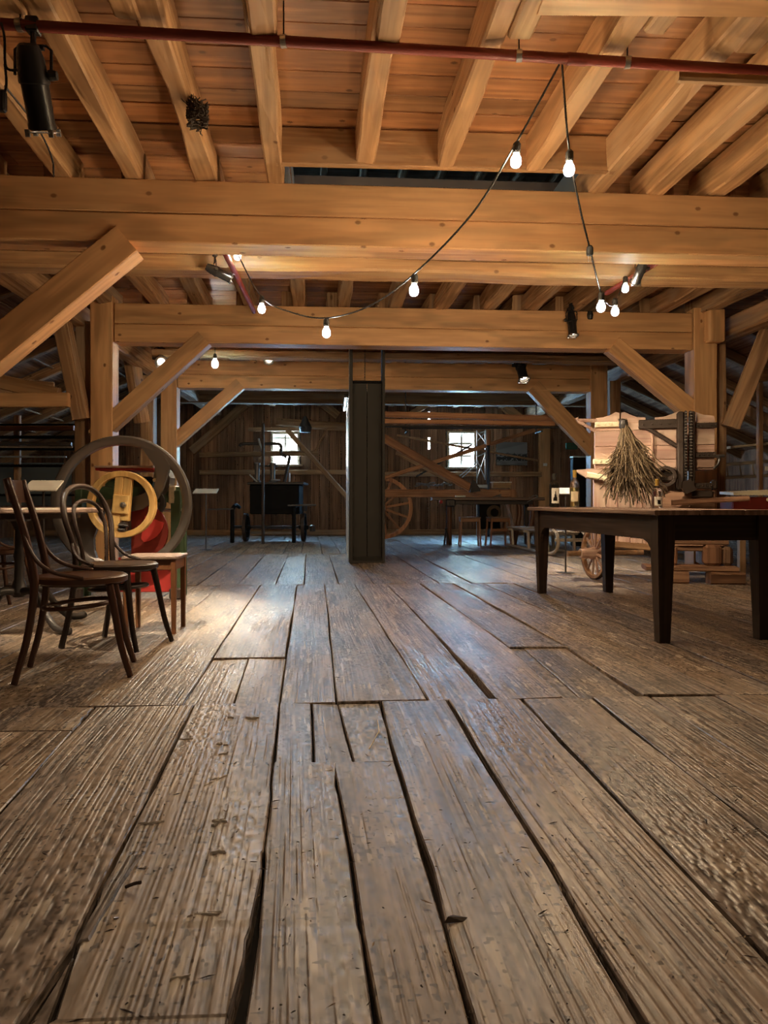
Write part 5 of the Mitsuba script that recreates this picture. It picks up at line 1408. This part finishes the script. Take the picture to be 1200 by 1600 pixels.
# two unseen floods, added over the viewer to brighten the near floor
for x_, lab in ((-1.3, 'added flood over the viewer, outside the picture on the left'), (.4, 'added flood over the viewer, outside the picture')):
    aimed((x_, .5, 2.95), (x_ * .9, 1.5, 0), 1.0, lab, lit=2.3, cone=58, hang=.19)
t = thing('hanging_lamp', 'single glowing bulb hanging between the middle and rear beams on the left', 'lamp')
q = np.array((-1.646, 10.335, 2.796))
add('cord', rod(q + [0, 0, .06], (q[0], q[1], 3.2), .006, 6), 'black_rubber', t)
add('socket', moved(lathe([(0, .07), (.02, .06), (.025, .0), (0, 0)], 12), tuple(q)), 'black_rubber', t)
add('bulb', moved(lathe([(0, .0), (.022, -.01), (.045, -.05), (.05, -.085), (.04, -.12), (.015, -.14), (0, -.142)], 18), tuple(q)), 'lamp_white', t, smooth=True, emitter={'type': 'area', 'radiance': rgb(*(BULB * 1.0))})

# ================================================================ SMALL THINGS
t = thing('bird_nest', 'small dark bird nest of twigs stuck to the side of a front bay joist', 'nest')
q = np.array((-0.795, 4.364, 3.07))
tw = []
for i in range(130):
    a, z = rng.uniform(0, 6.28), rng.uniform(-.07, .05)
    r = .045 * (1 - abs(z) * 5)
    c = q + [r * math.cos(a), r * math.sin(a), z + .0]
    d = np.array([-math.sin(a), math.cos(a), rng.normal(0, .5)]) * .05
    tw.append(tube([c - d, c + rng.normal(0, .006, 3), c + d], .0035, 4))
for i in range(14):
    c = q + [-.03, 0, .03] + rng.normal(0, .012, 3)
    tw.append(tube([c, c + [rng.uniform(-.06, .0), rng.normal(0, .02), rng.uniform(.03, .10)]], [.003, .002], 3))
add('twigs', join(*tw), 'dark_chip', t, kind='stuff')
add('bent_nail', tube(spline([(-0.426, 1.54, 0.012), (-0.417, 1.539, 0.016), (-0.405, 1.539, 0.02), (-0.394, 1.533, 0.024)], 10), .0035, 6), 'rusty_iron', label='bent rusty nail sticking out of the floor at the lower left', cat='nail')
add('nail', tube([(-0.411, 1.436, 0.006), (-0.418, 1.431, 0.008)], .003, 6), 'steel', label='tiny bright nail lying near the splintered strip at the lower left', cat='nail')
add('dry_stalk', tube([(0.159, 2.688, 0.004), (0.155, 2.549, 0.005), (0.113, 2.375, 0.004)], .0022, 5), 'straw', label='bent pale straw lying on the dark floor patch', cat='straw')
add('bark_bit', hull([tuple(np.array((0.226, 1.386, 0)) + q) for q in ((-.02, -.006, .004), (.02, .0, .003), (.0, .012, .01), (.03, .012, .004), (-.01, .0, .014))]), 'dark_chip', label='dark crumb of bark on the plank joint in the foreground', cat='bark')
# raised wood round the left plank's knots, its glints painted as pale colour
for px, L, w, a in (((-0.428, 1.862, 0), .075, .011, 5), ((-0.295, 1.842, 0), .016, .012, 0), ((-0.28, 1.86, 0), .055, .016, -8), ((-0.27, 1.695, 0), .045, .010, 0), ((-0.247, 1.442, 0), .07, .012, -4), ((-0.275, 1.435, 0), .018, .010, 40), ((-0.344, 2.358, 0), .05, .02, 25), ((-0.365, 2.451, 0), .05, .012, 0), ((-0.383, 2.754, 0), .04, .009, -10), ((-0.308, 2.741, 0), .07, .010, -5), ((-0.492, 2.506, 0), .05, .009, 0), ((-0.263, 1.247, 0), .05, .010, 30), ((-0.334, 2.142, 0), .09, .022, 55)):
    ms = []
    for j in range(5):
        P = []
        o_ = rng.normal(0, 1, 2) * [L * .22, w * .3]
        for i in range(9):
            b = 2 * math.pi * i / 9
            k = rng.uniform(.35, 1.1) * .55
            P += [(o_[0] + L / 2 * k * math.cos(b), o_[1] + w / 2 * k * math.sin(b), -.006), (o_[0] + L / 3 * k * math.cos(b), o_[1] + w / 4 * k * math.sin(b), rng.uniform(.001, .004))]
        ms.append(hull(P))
    add('raised_knot', moved(join(*ms), (px[0], px[1], .0045), a), 'pale_glint', 'floor')
ch = []
for i in range(1500):
    y = .75 + 3.4 * rng.uniform(0, 1) ** 1.2
    x = rng.uniform(-.62, .62) * y * 1.1
    L, w, a = rng.uniform(.003, .012) if i % 4 else rng.uniform(.012, .034), rng.uniform(.0012, .0035), rng.uniform(0, 180)
    ch.append(moved(hull([(-L / 2, 0, .0015), (L / 2, w / 3, .0015), (0, w, .0015), (L * .1, w * .3, .0035), (-L * .2, -w * .6, .0015)]), (x, y, .0045), a))
add('floor_litter', join(*ch[:1150]), 'dark_chip', label='dark wood crumbs and splinters scattered over the foreground planks', cat='litter', kind='stuff')
add('floor_straw', join(*ch[1150:]), 'splinter_wood', label='pale straw bits and splinters scattered over the foreground planks', cat='litter', kind='stuff')
